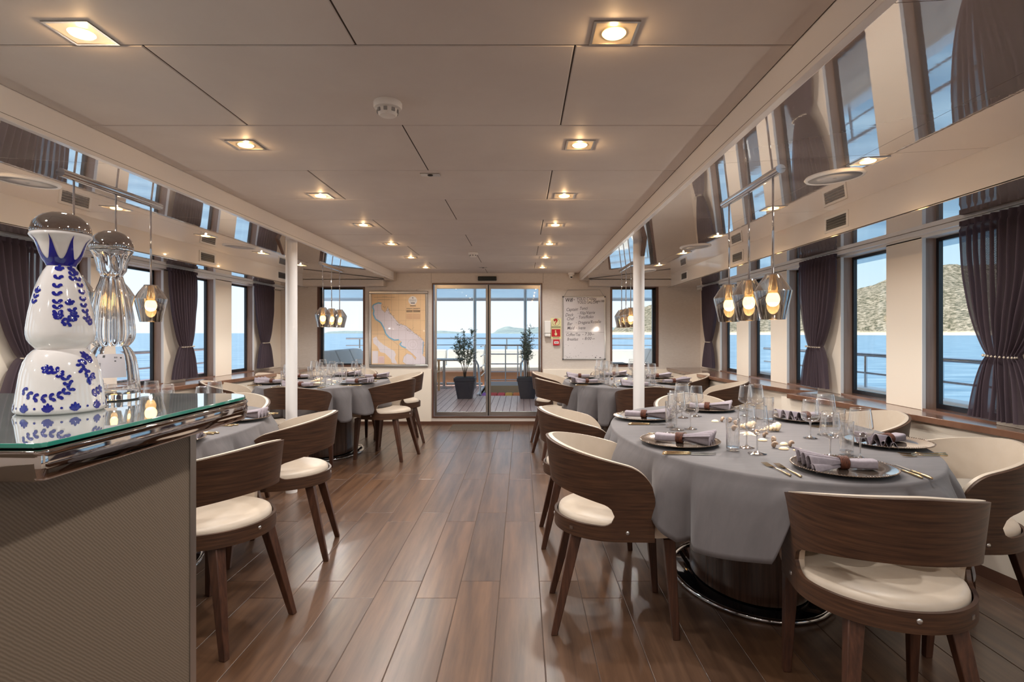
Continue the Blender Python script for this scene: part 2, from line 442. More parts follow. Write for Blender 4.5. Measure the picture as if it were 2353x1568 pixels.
# ------------------------------------------------------------------ ceilings
def build_ceiling():
    mb = MB(); g = .0025
    rows = [1.6225+.6235*i for i in range(-8, 11)]
    for i, ya in enumerate(rows[:-1]):
        yb = min(rows[i+1], D_END)
        if ya >= D_END: break
        odd = (i-7) % 2 == 0          # row that ends at 1.6225 has a centre joint
        xs = [BL, -.477, BR] if odd else [BL, -1.09, .152, BR]
        for a, b in zip(xs, xs[1:]):
            e = .003
            x0, x1, y0, y1 = a+g, b-g, ya+g, yb-g
            vs = [(x0,y0,CZ+e),(x1,y0,CZ+e),(x1,y1,CZ+e),(x0,y1,CZ+e),(x0+e,y0+e,CZ),(x1-e,y0+e,CZ),(x1-e,y1-e,CZ),(x0+e,y1-e,CZ)]
            mb.add(vs, [(7,6,5,4),(4,5,1,0),(5,6,2,1),(6,7,3,2),(7,4,0,3)])
    n = len(mb.f)
    mb.box(BL-.06, BR+.06, YB-.1, D_END+.1, CZ+.0035, CZ+.06)
    o = mb.build('ceiling', M['ceil']); o.data.materials.append(M['gap'])
    for p in o.data.polygons:
        if p.index >= n: p.material_index = 1
    struct(o, 'beige panelled central ceiling')
    for s_, xa, xb in (('right', BR, SR), ('left', BL, SL)):
        mb = MB(); sg = 1 if xb > xa else -1
        xs = [xa+sg*.03+(xb-xa-sg*.03)*t for t in (0, .55, 1)]
        ys = [YB, -1.2, 0.0, 1.24, 2.42, 3.65, 4.9, 6.15, D_END]
        for j in range(len(ys)-1):
            for i in range(2):
                a, b = xs[i], xs[i+1]; y0, y1 = ys[j]+.0012, ys[j+1]-.0012
                a2, b2 = a+sg*.0012, b-sg*.0012
                lo = [(a2,y0,side_z(a2)),(b2,y0,side_z(b2)),(b2,y1,side_z(b2)),(a2,y1,side_z(a2))]
                hi = [(x,y,z+.004) for x,y,z in lo]
                if sg > 0: mb.hexa(lo, hi)
                else: mb.hexa(lo[::-1], hi[::-1])
        n = len(mb.f)
        xg = xs[0]; q = [(xg,YB,side_z(xg)+.0045),(xb,YB,side_z(xb)+.0045),(xb,D_END,side_z(xb)+.0045),(xg,D_END,side_z(xg)+.0045)]
        mb.hexa(q if sg > 0 else q[::-1], [(x,y,z+.12) for x,y,z in (q if sg > 0 else q[::-1])])
        o = mb.build('ceiling', M['gloss']); o.data.materials.append(M['gap'])
        for p in o.data.polygons:
            if p.index >= n: p.material_index = 1
        struct(o, f'glossy lowered ceiling over the {s_} row of tables')
        # beam with a thin reveal line
        mb = MB()
        mb.box(xa, xa+sg*.03, YB, D_END-.17, 1.967, CZ+.05)
        o = mb.build('trim_1' if s_ == 'right' else 'trim_2', M['beam'], bevel=.003)
        rv = MB(); rv.box(xa-sg*.0006, xa+sg*.001, YB, D_END-.175, 1.9835, 1.9848); struct(rv.build('trim_21' if sg > 0 else 'trim_22', M['gap']), f'thin shadow joint on the {s_} beam')
        struct(o, f'long white beam along the {s_} edge of the central ceiling')
        # vertical soffit face and glossy underside
        W = WR if sg > 0 else WL
        mb = MB()
        mb.box(xb, xb+sg*.02, YB, D_END, ZS, side_z(xb)+.12)
        o = struct(mb.build('wall_'+s_, M['soffit']), f'white soffit face above the {s_} windows')
        mb = MB(); mb.box(xb, W+sg*.18, YB, D_END, ZS-.004, ZS+.004)
        o = struct(mb.build('ceiling', M['gloss']), f'glossy soffit underside above the {s_} windows')
        # end soffit box
        mb = MB()
        x0 = -1.865 if sg < 0 else .905
        xe = xb+sg*.45
        mb.box(x0, xe, D_END-.18, D_END, 1.887, 1.967+.012)
        mb.box(xa+sg*.0, x0, D_END-.165, D_END, 1.968, CZ+.05)
        mb.hexa([(min(x0,xe),D_END-.18,1.97),(max(x0,xe),D_END-.18,1.97),(max(x0,xe),D_END,1.97),(min(x0,xe),D_END,1.97)],
                [(min(x0,xe),D_END-.18,side_z(min(x0,xe))+.01),(max(x0,xe),D_END-.18,side_z(max(x0,xe))+.01),(max(x0,xe),D_END,side_z(max(x0,xe))+.01),(min(x0,xe),D_END,side_z(min(x0,xe))+.01)])
        struct(mb.build('trim_3' if sg > 0 else 'trim_4', M['wall']), f'boxed casing above the {s_} end window')
build_ceiling()

# ------------------------------------------------------------------ end wall
DX0, DX1, DZ0, DZ1 = -1.239, .275, .089, 1.938
def end_wall():
    y0, y1 = D_END, D_END+.09
    mb = MB()
    xl, xr = WL-.1, WR+.1
    LX0, LX1, RX0, RX1, Z0, Z1 = -2.81, -2.166, 1.215, 1.867, .79, 1.896
    for a, b, c, d in ((xl, LX0, 0, 2.2), (LX0, LX1, 0, Z0), (LX0, LX1, Z1, 2.2), (LX1, DX0, 0, 2.2), (DX0, DX1, 0, DZ0), (DX0, DX1, DZ1, 2.2),
                       (DX1, RX0, 0, 2.2), (RX0, RX1, 0, Z0), (RX0, RX1, Z1, 2.2), (RX1, xr, 0, 2.2)):
        mb.box(a, b, y0, y1, c, d)
    # joints between wall panels
    struct(mb.build('wall_back', M['wall']), 'beige end wall with the door and two windows')
    mb = MB()
    for a, b in ((xl, DX0-.01), (DX1+.01, xr)): mb.box(a, b, y0-.02, y0, .035, .753)
    struct(mb.build('trim_5', M['cream'], bevel=.003), 'cream lower panels of the end wall')
    mb = MB()
    for a, b in ((xl, DX0-.01), (DX1+.01, xr)): mb.box(a, b, y0-.03, y0, 0, .04)
    mb.box(DX0-.01, DX1+.01, y0-.03, y0, 0, .04)
    struct(mb.build('baseboard_back', M['brownframe']), 'brown baseboard of the end wall')
    mb = MB()
    for x in (DX0-.012, DX1+.012): mb.box(x-.0015, x+.0015, y0-.001, y0+.001, DZ1, CZ)
    struct(mb.build('trim_6', M['gap']), 'panel joints above the door')
    # windows
    for i, (a, b) in enumerate(((LX0, LX1), (RX0, RX1))):
        e = empty(f'window_{20+i}', ((a+b)/2, y0, Z0)); struct(e, ('left' if i == 0 else 'right')+' window in the end wall looking onto the aft deck')
        def lb(mbx, x0, x1, ya, yb, za, zb): mbx.box(x0-(a+b)/2, x1-(a+b)/2, ya-y0, yb-y0, za-Z0, zb-Z0)
        mb = MB(); t = .022
        lb(mb, a-.005, a+t, y0-.008, y1, Z0, Z1); lb(mb, b-t, b+.005, y0-.008, y1, Z0, Z1); lb(mb, a+t, b-t, y0-.008, y1, Z1-t, Z1); lb(mb, a+t, b-t, y0-.008, y1, Z0, Z0+t)
        mb.build('window_frame', M['brownframe'], e)
        mb = MB(); s = .045 if i == 0 else .02; s2 = .02 if i == 0 else .055
        lb(mb, a+t, a+t+s-.01, y0+.05, y0+.09, Z0+t, Z1-t); lb(mb, b-t-s2+.01, b-t, y0+.05, y0+.09, Z0+t, Z1-t)
        lb(mb, a+t, b-t, y0+.05, y0+.09, Z1-t-.02, Z1-t); lb(mb, a+t, b-t, y0+.05, y0+.09, Z0+t, Z0+t+.02)
        mb.build('inner_frame', M['frame'], e)
        mb = MB(); lb(mb, a+t, b-t, y0+.068, y0+.072, Z0+t, Z1-t)
        mb.build('pane', M['window'], e)
    # sliding door
    e = empty('door_1', ((DX0+DX1)/2, y0, DZ0)); struct(e, 'two-leaf sliding glass door to the aft deck')
    cx = (DX0+DX1)/2
    def B(mb, x0, x1, ya, yb, za, zb): mb.box(x0-cx, x1-cx, ya, yb, za-DZ0, zb-DZ0)
    mb = MB(); t = .018
    B(mb, DX0, DX0+t, -.012, .09, DZ0, DZ1); B(mb, DX1-t, DX1, -.012, .09, DZ0, DZ1); B(mb, DX0+t, DX1-t, -.012, .09, DZ1-t, DZ1); B(mb, DX0+t, DX1-t, -.012, .09, DZ0, DZ0+.016)
    mb.build('door_frame', M['brownframe'], e)
    xm = wx(1121, D_END)
    for k, (xa, xb) in enumerate(((DX0+t+.012, xm), (xm+.008, DX1-t-.004))):
        lf = MB(); yo = .02+.03*k
        B(lf, xa, xa+.03, yo, yo+.025, DZ0+.02, DZ1-.02); B(lf, xb-.03, xb, yo, yo+.025, DZ0+.02, DZ1-.02)
        B(lf, xa+.03, xb-.03, yo, yo+.025, DZ1-.075, DZ1-.02); B(lf, xa+.03, xb-.03, yo, yo+.025, DZ0+.02, DZ0+.075)
        leaf = lf.build('door_leaf', M['steel'], e, bevel=.002)
        pn = MB(); B(pn, xa+.03, xb-.03, yo+.01, yo+.014, DZ0+.075, DZ1-.075)
        pn.build('pane', M['window'], leaf)
    sl = MB(); B(sl, xm-.004, xm+.012, .045, .05, DZ0+.02, DZ1-.02); sl.build('seal', M['black'], e)
end_wall()

# walls behind the viewpoint
mb = MB(); mb.box(WL-.2, WR+.2, YB-.1, YB, 0, 2.2)
struct(mb.build('wall_front', M['wall']), 'plain wall behind the viewpoint')

# ------------------------------------------------------------------ side walls, windows, ledges
FAR = [3.47+.885*k for k in range(-6, 5)]     # far edge of each window opening
OPEN = .545
def side_walls():
    for sname, W, sg in (('right', WR, 1), ('left', WL, -1)):
        X = lambda d: W+sg*d
        edges = [YB]+sum([[f-OPEN, f] for f in FAR if f-OPEN > YB], [])+[D_END]
        pan = MB(); edge = MB()
        for i in range(0, len(edges), 2):
            a, b = edges[i], edges[i+1]
            pan.box(X(0), X(.02), a, b, LEDGE, ZT+.01)
            edge.box(X(-.001), X(.021), a-.006 if a > YB else a, a, LEDGE, ZT+.01)
        struct(pan.build('wall_'+sname, M['cream'], bevel=.003), f'cream padded panels between the {sname} windows')
        struct(edge.build('trim_7' if sg > 0 else 'trim_8', M['white']), f'white edge strips of the {sname} wall panels')
        mb = MB(); mb.box(X(0), X(.12), YB, D_END, ZT, ZS+.02); mb.box(X(.0), X(.12), YB, D_END, .0, ZB-.02)
        mb.box(X(.12), X(.16), YB, D_END, ZT-.01, 2.2); mb.box(X(.12), X(.16), YB, D_END, 0, ZB)
        struct(mb.build('wall_'+sname, M['white']), f'white {sname} hull wall above and below the windows')
        # piers behind panels (wood faced)
        pr = MB()
        for i in range(0, len(edges), 2):
            a, b = edges[i], edges[i+1]
            pr.box(X(.021), X(.115), a+.001, b-.001, LEDGE, ZT)
        struct(pr.build('trim_9' if sg > 0 else 'trim_10', M['jamb']), f'brown oak window jambs of the {sname} wall')
        # rail + curtain track
        mb = MB(); mb.box(X(-.06), X(-.035), YB, D_END-.03, ZS-.032, ZS-.005); mb.box(X(-.035), X(0), YB, D_END-.03, ZS-.014, ZS-.004)
        struct(mb.build('trim_11' if sg > 0 else 'trim_12', M['white'], bevel=.002), f'white curtain track above the {sname} windows')
        for k, f in enumerate([q for q in FAR if q-OPEN > YB]):
            a, b = f-OPEN, f
            wn = empty(f'window_{(k+1) if sg > 0 else (k+10)}', (X(.101), (a+b)/2, ZB)); struct(wn, f'tall narrow window in the {sname} wall onto the side deck')
            h = (b-a)/2; H = ZT-ZB
            fr = MB()
            for (y0, y1, z0, z1) in ((-h, -h+.022, 0, H), (h-.022, h, 0, H), (-h+.022, h-.022, 0, .03), (-h+.022, h-.022, H-.022, H)):
                fr.box(-sg*.012, sg*.014, y0, y1, z0, z1)
            fr.build('window_frame', M['frame'], wn)
            gl = MB(); gl.box(sg*.0, sg*.004, -h+.022, h-.022, .03, H-.022); gl.build('pane', M['window'], wn)
            sl = MB(); sl.box(-sg*.10, -sg*.012, -h, h, -.03, 0); sl.build('window_sill', M['ledge'], wn)
            if sg < 0: continue
        # ledge with scalloped front
        def front(y):      # distance of the ledge front from the wall
            if y < 4.6:
                return .05+.37*max(0, (y-2.3)/2.3)**1.25 if y > 2.3 else .05+.37*max(0, (2.3-y)/2.6)**1.2
            t = (y-4.62)/(D_END-4.62)
            return .18+.25*(1-(1-t)**2)*1.15 if t > .05 else .05+.13*sqrt(max(0, t/.05))
        ys = [YB+i*(4.6-YB)/40 for i in range(41)]+[4.62+i*(D_END-4.62)/40 for i in range(41)]
        poly = [(X(0.025), YB)]+[(X(-front(y)), y) for y in ys]+[(X(0.025), D_END)]
        if sg < 0: poly = poly[::-1]
        mb = MB(); mb.prism(poly[::-1] if sg > 0 else poly[::-1], LEDGE-.036, LEDGE)
        struct(mb.build('trim_13' if sg > 0 else 'trim_14', M['ledge'], bevel=.003), f'dark wooden ledge under the {sname} windows')
        mb = MB()
        def low(u, v):
            y = ys[0]+(ys[-1]-ys[0])*u
            yy = min(ys, key=lambda q: abs(q-y))
            return (X(-max(.01, front(y)-.035)), y, v*(LEDGE-.03)), (u*20, v)
        mb.grid(low, 160, 1)
        struct(mb.build('wall_'+sname, M['cream'], smooth=30), f'cream curved lower panelling of the {sname} wall')
        mb = MB()
        def bb(u, v):
            y = ys[0]+(ys[-1]-ys[0])*u
            return (X(-max(.01, front(y)-.035)-.008), y, v*.06), (u, v)
        mb.grid(bb, 160, 1)
        struct(mb.build('baseboard_'+sname, M['brownframe'], smooth=30), f'brown baseboard of the {sname} wall')
side_walls()

# ------------------------------------------------------------------ bar counter
def bar():
    H = 1.10
    e = empty('bar_counter', (-1.3, 1.1, 0)); tag(e, 'bar counter with glass top, polished steel edge and textured beige side', 'bar counter')
    ox, oy = -1.3, 1.1
    def outline(off, r=.1):
        x1, y0, y1 = -.65+off, .765-off, 1.415+off
        p = [(-2.0, y0), (x1-.012, y0), (x1-.003, y0+.003), (x1, y0+.012)]
        r = r+off
        for i in range(0, 13):
            a = i/12*pi/2
            p.append((x1-r+r*cos(a), y1-r+r*sin(a)))
        p.append((-2.0, y1))
        return [(x-ox, y-oy) for x, y in p]
    # glass slab
    g = MB(); g.prism(outline(-.004), H-.007, H); o = g.build('glass_top', M['counterglass'], e, bevel=.0012)
    o.data.materials.append(M['teal'])
    for p in o.data.polygons:
        if abs(p.normal.z) < .5: p.material_index = 1
    o['label'] = 'glass slab with teal edge'
    # bulging polished band
    prof = [(-.006, H-.0092), (-.001, H-.0095), (.0012, H-.0115), (.0012, H-.0145), (-.0008, H-.017)]+[(-.0008+.0016*sin(pi*k/12)-.0015*k/12, H-.017-.033*k/12) for k in range(1, 13)]+[(-.004, H-.0525), (-.008, H-.0535), (-.016, H-.0538)]
    mb = MB(); rows = []
    for off, z in prof: rows.append([(x, y, z) for x, y in outline(off)])
    n = len(rows[0]); vs = [p for r in rows for p in r]; fs = []
    for j in range(len(rows)-1):
        for i in range(n-1): fs.append((j*n+i, (j+1)*n+i, (j+1)*n+i+1, j*n+i+1))
    fs.append(tuple((len(rows)-1)*n+i for i in range(n))[::-1]); fs.append(tuple(range(n)))
    mb.add(vs, fs); o = mb.build('edge_band', M['mirror'], e, smooth=50); o['label'] = 'polished steel edge band'
    # panel body
    mb = MB(); mb.box(-2.0-ox, -.76-ox, .72-oy, 1.296-oy, 0, H-.05)
    mb.box(-.76-ox, -.75-ox, .5-oy, 1.275-oy, 0, H-.052)
    mb.build('side_panel', M['barpanel'], e)
    mb = MB(); mb.box(-.752-ox, -.748-ox, 1.275-oy, 1.298-oy, 0, H-.05)
    mb.build('corner_trim', M['steel'], e)
    return e
bar()

# ------------------------------------------------------------------ bottles
B1 = [(0,0),(.066,0),(.0705,.004),(.0705,.010),(.069,.02),(.066,.045),(.062,.075),(.057,.095),(.050,.109),(.043,.117),(.0388,.120),(.041,.123),(.047,.130),(.0515,.138),(.0535,.148),(.0535,.158),(.052,.172),(.0495,.19),(.0455,.21),(.040,.235),(.034,.253),(.028,.268),(.0232,.276),(.0222,.279),(.0235,.283),(.029,.292),(.0335,.302),(.037,.315),(.041,.326),(.047,.333),(.049,.336),(.0485,.3395),(.046,.341)]
def prof_r(prof, z):
    for (r0, z0), (r1, z1) in zip(prof[1:], prof[2:]):
        if z0 <= z <= z1 and z1 > z0: return r0+(r1-r0)*(z-z0)/(z1-z0)
    return prof[-1][0]
def ceramic_bottle(loc):
    e = empty('ceramic_bottle', loc); tag(e, 'white ceramic decanter painted with blue leaves, silver domed cap, nearer on the bar', 'bottle')
    cer = mat('glazed_ceramic', lin(236,230,226), .08, coat=1, coat_rough=.02)
    blue = mat('cobalt_paint', lin(26,34,140), .1, coat=1, coat_rough=.02)
    mb = MB(); mb.lathe(B1, 64); mb.build('body', cer, e, smooth=60)
    cap = MB(); cap.lathe([(.0475,.3405),(.0478,.344),(.0468,.352),(.044,.361),(.038,.369),(.029,.376),(.018,.3805),(.008,.3825),(0,.383)], 48)
    cap.build('cap', M['mirror'], e, smooth=True)
    P = lambda a, z, o=.0007: ((prof_r(B1, z)+o)*cos(a), (prof_r(B1, z)+o)*sin(a), z)
    lv = MB()
    def leaf(a, z, ang, ln=.0108, wd=.0048):
        n = 12; vs = []
        r = max(.02, prof_r(B1, z))
        c0 = (a, z)
        vs.append(P(a+.5*ln*cos(ang)/r, z+.5*ln*sin(ang), .0011))
        for i in range(n):
            t = 2*pi*i/n
            l = ln*(.5+.5*cos(t)); s_ = wd*sin(t)*(.55+.45*cos(t)*-1 if cos(t) < 0 else 1)*.75
            da = (l*cos(ang)-s_*sin(ang))/r; dz = l*sin(ang)+s_*cos(ang)
            vs.append(P(a+da, z+dz))
        lv.add(vs, [(0, i+1, (i+1) % n+1) for i in range(n)])
    def dot(a, z, r_=.0022):
        n = 8; r = prof_r(B1, z); vs = [P(a, z, .001)]+[P(a+r_*cos(2*pi*i/n)/r, z+r_*sin(2*pi*i/n)) for i in range(n)]
        lv.add(vs, [(0, i+1, (i+1) % n+1) for i in range(n)])
    def vine(pts, n, both=True, start=0):
        # pts: list of (a,z); leaves alternate on both sides
        L = []
        for i in range(n):
            t = i/(n-1)*(len(pts)-1); k = min(int(t), len(pts)-2); f = t-k
            a = pts[k][0]*(1-f)+pts[k+1][0]*f; z = pts[k][1]*(1-f)+pts[k+1][1]*f
            r = prof_r(B1, z)
            dx = (pts[k+1][0]-pts[k][0])*r; dz = pts[k+1][1]-pts[k][1]; an = atan2(dz, dx)
            leaf(a, z, an+.75); leaf(a, z, an-.75)
        leaf(pts[-1][0], pts[-1][1], an, .013)
    front = -pi/2+math.atan2(-loc[0], loc[1])*-1    # towards the viewer
    fz = atan2(-loc[1], -loc[0])
    A = lambda du: fz+du
    vine([(A(-.12), .268), (A(-.16), .235), (A(-.12), .205), (A(-.10), .185), (A(-.05), .176)][::-1], 9)
    vine([(A(.0), .172), (A(.22), .170), (A(.34), .180)], 4); vine([(A(.30), .172), (A(.36), .190), (A(.30), .203)], 3)
    vine([(A(.85), .262), (A(.85), .235), (A(.80), .205), (A(.85), .18), (A(1.05), .168)][::-1], 10)
    vine([(A(.52), .25), (A(.62), .268)], 3); vine([(A(-1.05), .205), (A(-1.0), .225)], 3)
    vine([(A(-.95), .048), (A(-.65), .034), (A(-.3), .031), (A(0), .036), (A(.2), .048), (A(.12), .066), (A(-.1), .079), (A(-.3), .083)], 14)
    vine([(A(.62), .10), (A(.52), .09), (A(.55), .078), (A(.75), .070)], 5); vine([(A(.95), .096), (A(.8), .105)], 3)
    vine([(A(.75), .034), (A(1.0), .04)], 3); leaf(A(.62), .06, .6); leaf(A(.62), .06, 0); leaf(A(.62), .06, -.8)
    vine([(A(1.7), .26), (A(1.7), .19)], 10); vine([(A(2.6), .26), (A(2.6), .19)], 10); vine([(A(-1.9), .26), (A(-1.9), .19)], 10); vine([(A(1.6), .05), (A(3.6), .05)], 14)
    for i in range(11):
        a = A(-.28+i*.571)
        for an in (pi/2, pi/2-.4, pi/2+.4, pi/2-.8, pi/2+.8): leaf(a, .006, an, .017-.006*abs(an-pi/2), .004)
        dot(a+.285, .013)
    # crown of blue flames on the collar
    n = 120
    def crown(u, v):
        a = fz+2*pi*u; ph = (u*8+.0) % 1; tri = 1-abs(2*ph-1)
        zt = .291+.044*max(0, tri)**2.4
        z = .2785+(zt-.2785)*v
        return P(a, z, .0008), (u, v)
    lv.grid(crown, 160, 6, closed_u=False)
    lv.build('painted_leaves', blue, e, smooth=True)['label'] = 'cobalt blue leaf and crown painting'
    return e
bx, by = wx(141, 1.09), 1.09
ceramic_bottle((bx, by, 1.10))

def glass_bottle(loc):
    e = empty('glass_bottle', loc); tag(e, 'clear ribbed glass decanter with silver domed cap, farther on the bar', 'bottle')
    gm = mat('bottle_glass', (.97,.97,.98,1), .015, ior=1.45); gm.node_tree.nodes['Principled BSDF'].inputs['Transmission Weight'].default_value = 1
    pr = [(r*(.84 if z > .12 else (.80 if z > .01 else .77))*(1.12 if .27 < z < .3 else 1), z) for r, z in B1]
    def rip(a, z):
        if .125 < z < .27: return 1+.022*cos(14*a)
        if .285 < z < .33: return 1+.05*cos(9*a+40*z)
        return 1
    mb = MB(); mb.lathe(pr, 126, rip=rip)
    inner = [(max(0, r-.0035), z) for r, z in pr[3:-2]]
    inner = [(0, .014)]+[(r, max(z, .014)) for r, z in inner]+[(0, .33)]
    mi = MB(); mi.lathe(inner[::-1], 64)
    mb.add(mi.v, mi.f, mi.uv)
    mb.build('body', gm, e, smooth=50)
    cap = MB(); cap.lathe([(.0415,.3405),(.0425,.344),(.0415,.352),(.039,.361),(.033,.369),(.025,.376),(.016,.3805),(.007,.3825),(0,.383)], 48)
    cap.build('cap', M['mirror'], e, smooth=True)
    fz = atan2(-loc[1], -loc[0]); lab = MB()
    def lf(u, v):
        a = fz-.62+1.15*u; z = .052+.052*v; r = prof_r([(0,0)]+pr, z)+.0008
        return (r*cos(a), r*sin(a), z), (u, v)
    lab.grid(lf, 16, 6)
    o = lab.build('label_sticker', mat('sticker', lin(206,200,204), .5), e, smooth=True); o['label'] = 'pale paper sticker'
    ink = MB()
    def patch(u0, u1, v0, v1):
        def g(u, v):
            a = fz-.62+1.15*(u0+(u1-u0)*u); z = .052+.052*(v0+(v1-v0)*v); r = prof_r([(0,0)]+pr, z)+.0013
            return (r*cos(a), r*sin(a), z), (u, v)
        ink.grid(g, 2, 1)
    for i in range(7): patch(.06, .18, .30+.05*i, .32+.05*i)
    for u in (.62, .66, .70): patch(u, u+.02, .82, .88)
    patch(.82, .88, .80, .86); patch(.62, .68, .68, .72); patch(.22, .30, .85, .95)
    ink.build('ink', M['black'], o)
    return e
glass_bottle((wx(257, 1.285), 1.285, 1.10))

# ------------------------------------------------------------------ chairs
def make_chair():
    root = empty('dining_chair')
    tag(root, 'x', 'chair')
    R = .255; ARM = .14
    S = ARM+R*pi/2
    def plan(s, r):   # s in [-1,1], 0 at rear centre; returns pos and outward normal for radius r
        l = abs(s)*(ARM+R*pi/2); sg = 1 if s >= 0 else -1
        if l <= R*pi/2:
            a = l/R
            return (sg*r*sin(a), -r*cos(a)), (sg*sin(a), -cos(a))
        y = l-R*pi/2
        return (sg*r, y), (sg*1.0, 0)
    def ztop(t):
        z = .795-.112*t**1.5
        if t > .80:
            q = (t-.80)/.20; z -= .095*(1-sqrt(max(0, 1-q*q)))
        return z
    def zcut(t):      # lower edge of back above the opening
        z = .605-.055*(t/.68)**2
        if t > .62:
            q = min(1, (t-.62)/.085); z -= .038*(1-sqrt(max(0, 1-q*q)))
        return z
    TC = .705
    def flare(z, t): return 1+.16*max(0, (z-.47)/.33)*(1-.45*t)
    def strip(mb, ra, rb, s0, s1, n, zb, zt, fl=True, nz=8):
        # closed solid between radii ra (outer) and rb (inner)
        outer = []; inner = []
        def P(s, r, z, t):
            (x, y), nn = plan(s, r)
            k = (flare(z, t)-1)*.255 if fl else 0
            return (x+nn[0]*k, y+nn[1]*k, z)
        vs = []; uvs = []; W = n+1; H = nz+1
        for r in (ra, rb):
            for i in range(n+1):
                s = s0+(s1-s0)*i/n; t = abs(s)
                for j in range(H):
                    z = zb(t)+(zt(t)-zb(t))*j/nz
                    vs.append(P(s, r, z, t)); uvs.append((s*.54+.1, z))
        fs = []; O = W*H
        for i in range(n):
            for j in range(nz):
                a = i*H+j; b = (i+1)*H+j
                fs.append((a, b, b+1, a+1)); fs.append((O+a, O+a+1, O+b+1, O+b))
            a = i*H; b = (i+1)*H
            fs.append((a, O+a, O+b, b)); fs.append((a+nz, b+nz, O+b+nz, O+a+nz))
        for i in (0, n):
            for j in range(nz):
                a = i*H+j; q = (a, a+1, O+a+1, O+a)
                fs.append(q if i == 0 else q[::-1])
        mb.add(vs, fs, uvs)
    LOW = .408
    wd = MB()
    strip(wd, R, R-.012, -TC, TC, 56, zcut, ztop)
    strip(wd, R, R-.012, -1, -TC, 14, lambda t: LOW, ztop, nz=12)
    strip(wd, R, R-.012, TC, 1, 14, lambda t: LOW, ztop, nz=12)
    wd.build('backrest', M['wood'], root, smooth=40)
    fr = MB()
    def rimtop(t):
        z = .468
        if t > .60: q = min(1, (t-.60)/.105); z += .044*(1-sqrt(max(0, 1-q*q)))
        return z
    strip(fr, R, R-.012, -TC, TC, 56, lambda t: LOW, rimtop, fl=True, nz=3)
    # under-seat board
    pts = []
    for i in range(41):
        s = -1+2*i/40; (x, y), _ = plan(s, R-.014); pts.append((x, y))
    fr.prism(pts[::-1][::-1], LOW+.002, LOW+.012)
    fr.build('seat_frame', M['wood'], root, smooth=40)
    # upholstered inner shell
    up = MB()
    strip(up, R-.0125, R-.030, -TC, TC, 56, lambda t: zcut(t)+.002, lambda t: ztop(t)+.003)
    strip(up, R-.0125, R-.030, -.985, -TC, 14, lambda t: .44, lambda t: ztop(t)+.003)
    strip(up, R-.0125, R-.030, TC, .985, 14, lambda t: .44, lambda t: ztop(t)+.003)
    up.build('back_padding', M['leather'], root, smooth=50)
    # cushion
    seat = MB(); lev = [(.0, .422, 1), (.0, .45, 1), (.001, .472, 1), (.006, .484, 1), (.02, .491, 1), (.06, .494, 1), (.14, .497, 1)]
    def oc(off):
        p = []
        r = .2385-off
        for i in range(25):
            a = pi*i/24; p.append((r*cos(pi+a), r*sin(pi+a)*1.0))
        x1 = .246-off if off < .01 else .24-off
        y1 = .275-off
        rc = max(.004, .035-off*.3)
        # forward right side, corner, front, corner
        p.append((.2385-off, .13)); p.append((x1, .15)); 
        for i in range(6):
            a = i/5*pi/2; p.append((x1-.012-rc+rc*cos(a), y1-rc+rc*sin(a)))
        for i in range(6):
            a = pi/2+i/5*pi/2; p.append((-(x1-.012)+rc+rc*cos(a), y1-rc+rc*sin(a)))
        p.append((-x1, .15)); p.append((-(.2385-off), .13))
        return p
    rows = [[(x, y, z) for x, y in oc(off)] for off, z, _ in lev]
    n = len(rows[0]); vs = sum(rows, []); fs = []
    for j in range(len(rows)-1):
        for i in range(n): fs.append((j*n+i, j*n+(i+1) % n, (j+1)*n+(i+1) % n, (j+1)*n+i))
    vs.append((0, .01, .499)); c = len(vs)-1
    for i in range(n): fs.append(((len(rows)-1)*n+i, (len(rows)-1)*n+(i+1) % n, c))
    fs.append(tuple(range(n-1, -1, -1)))
    seat.add(vs, fs); seat.build('seat', M['leather'], root, smooth=50)
    for sx in (-1, 1):
        for top, bot in (((sx*.205, .205), (sx*.212, .235)), ((sx*.135, -.165), (sx*.190, -.262))):
            lg = MB(); a, b = .024, .0135
            q = [(-1,-1),(1,-1),(1,1),(-1,1)]
            lg.hexa([(bot[0]+u*b, bot[1]+v*b, 0) for u, v in q], [(top[0]+u*a, top[1]+v*a, LOW+.004) for u, v in q])
            lg.build('leg', M['legwood'], root, bevel=.003)
    for s in (-.80, .80, 0):
        (x, y), nn = plan(s, R)
        rv = MB(); N = Vector((nn[0], nn[1], 0)); T = Vector((-nn[1], nn[0], 0)); c = Vector((x, y, .445)); vs = []
        for rr, o in ((.0085, -.002), (.0085, .001), (.006, .003), (.0001, .0038)):
            for i in range(12):
                a = 2*pi*i/12; vs.append(c+N*o+T*rr*cos(a)+Vector((0, 0, rr*sin(a))))
        fs = [(j*12+i, j*12+(i+1) % 12, (j+1)*12+(i+1) % 12, (j+1)*12+i) for j in range(3) for i in range(12)]
        rv.add(vs, fs); rv.build('rivet', M['steel'], root, smooth=True)
    ta = radians(42); tg = MB(); tg.obox((R*sin(ta), -R*cos(ta)), (cos(ta), sin(ta)), (sin(ta), -cos(ta)), .009, .0015, .432, .444); tg.build('maker_tag', M['steel'], root)
    return root

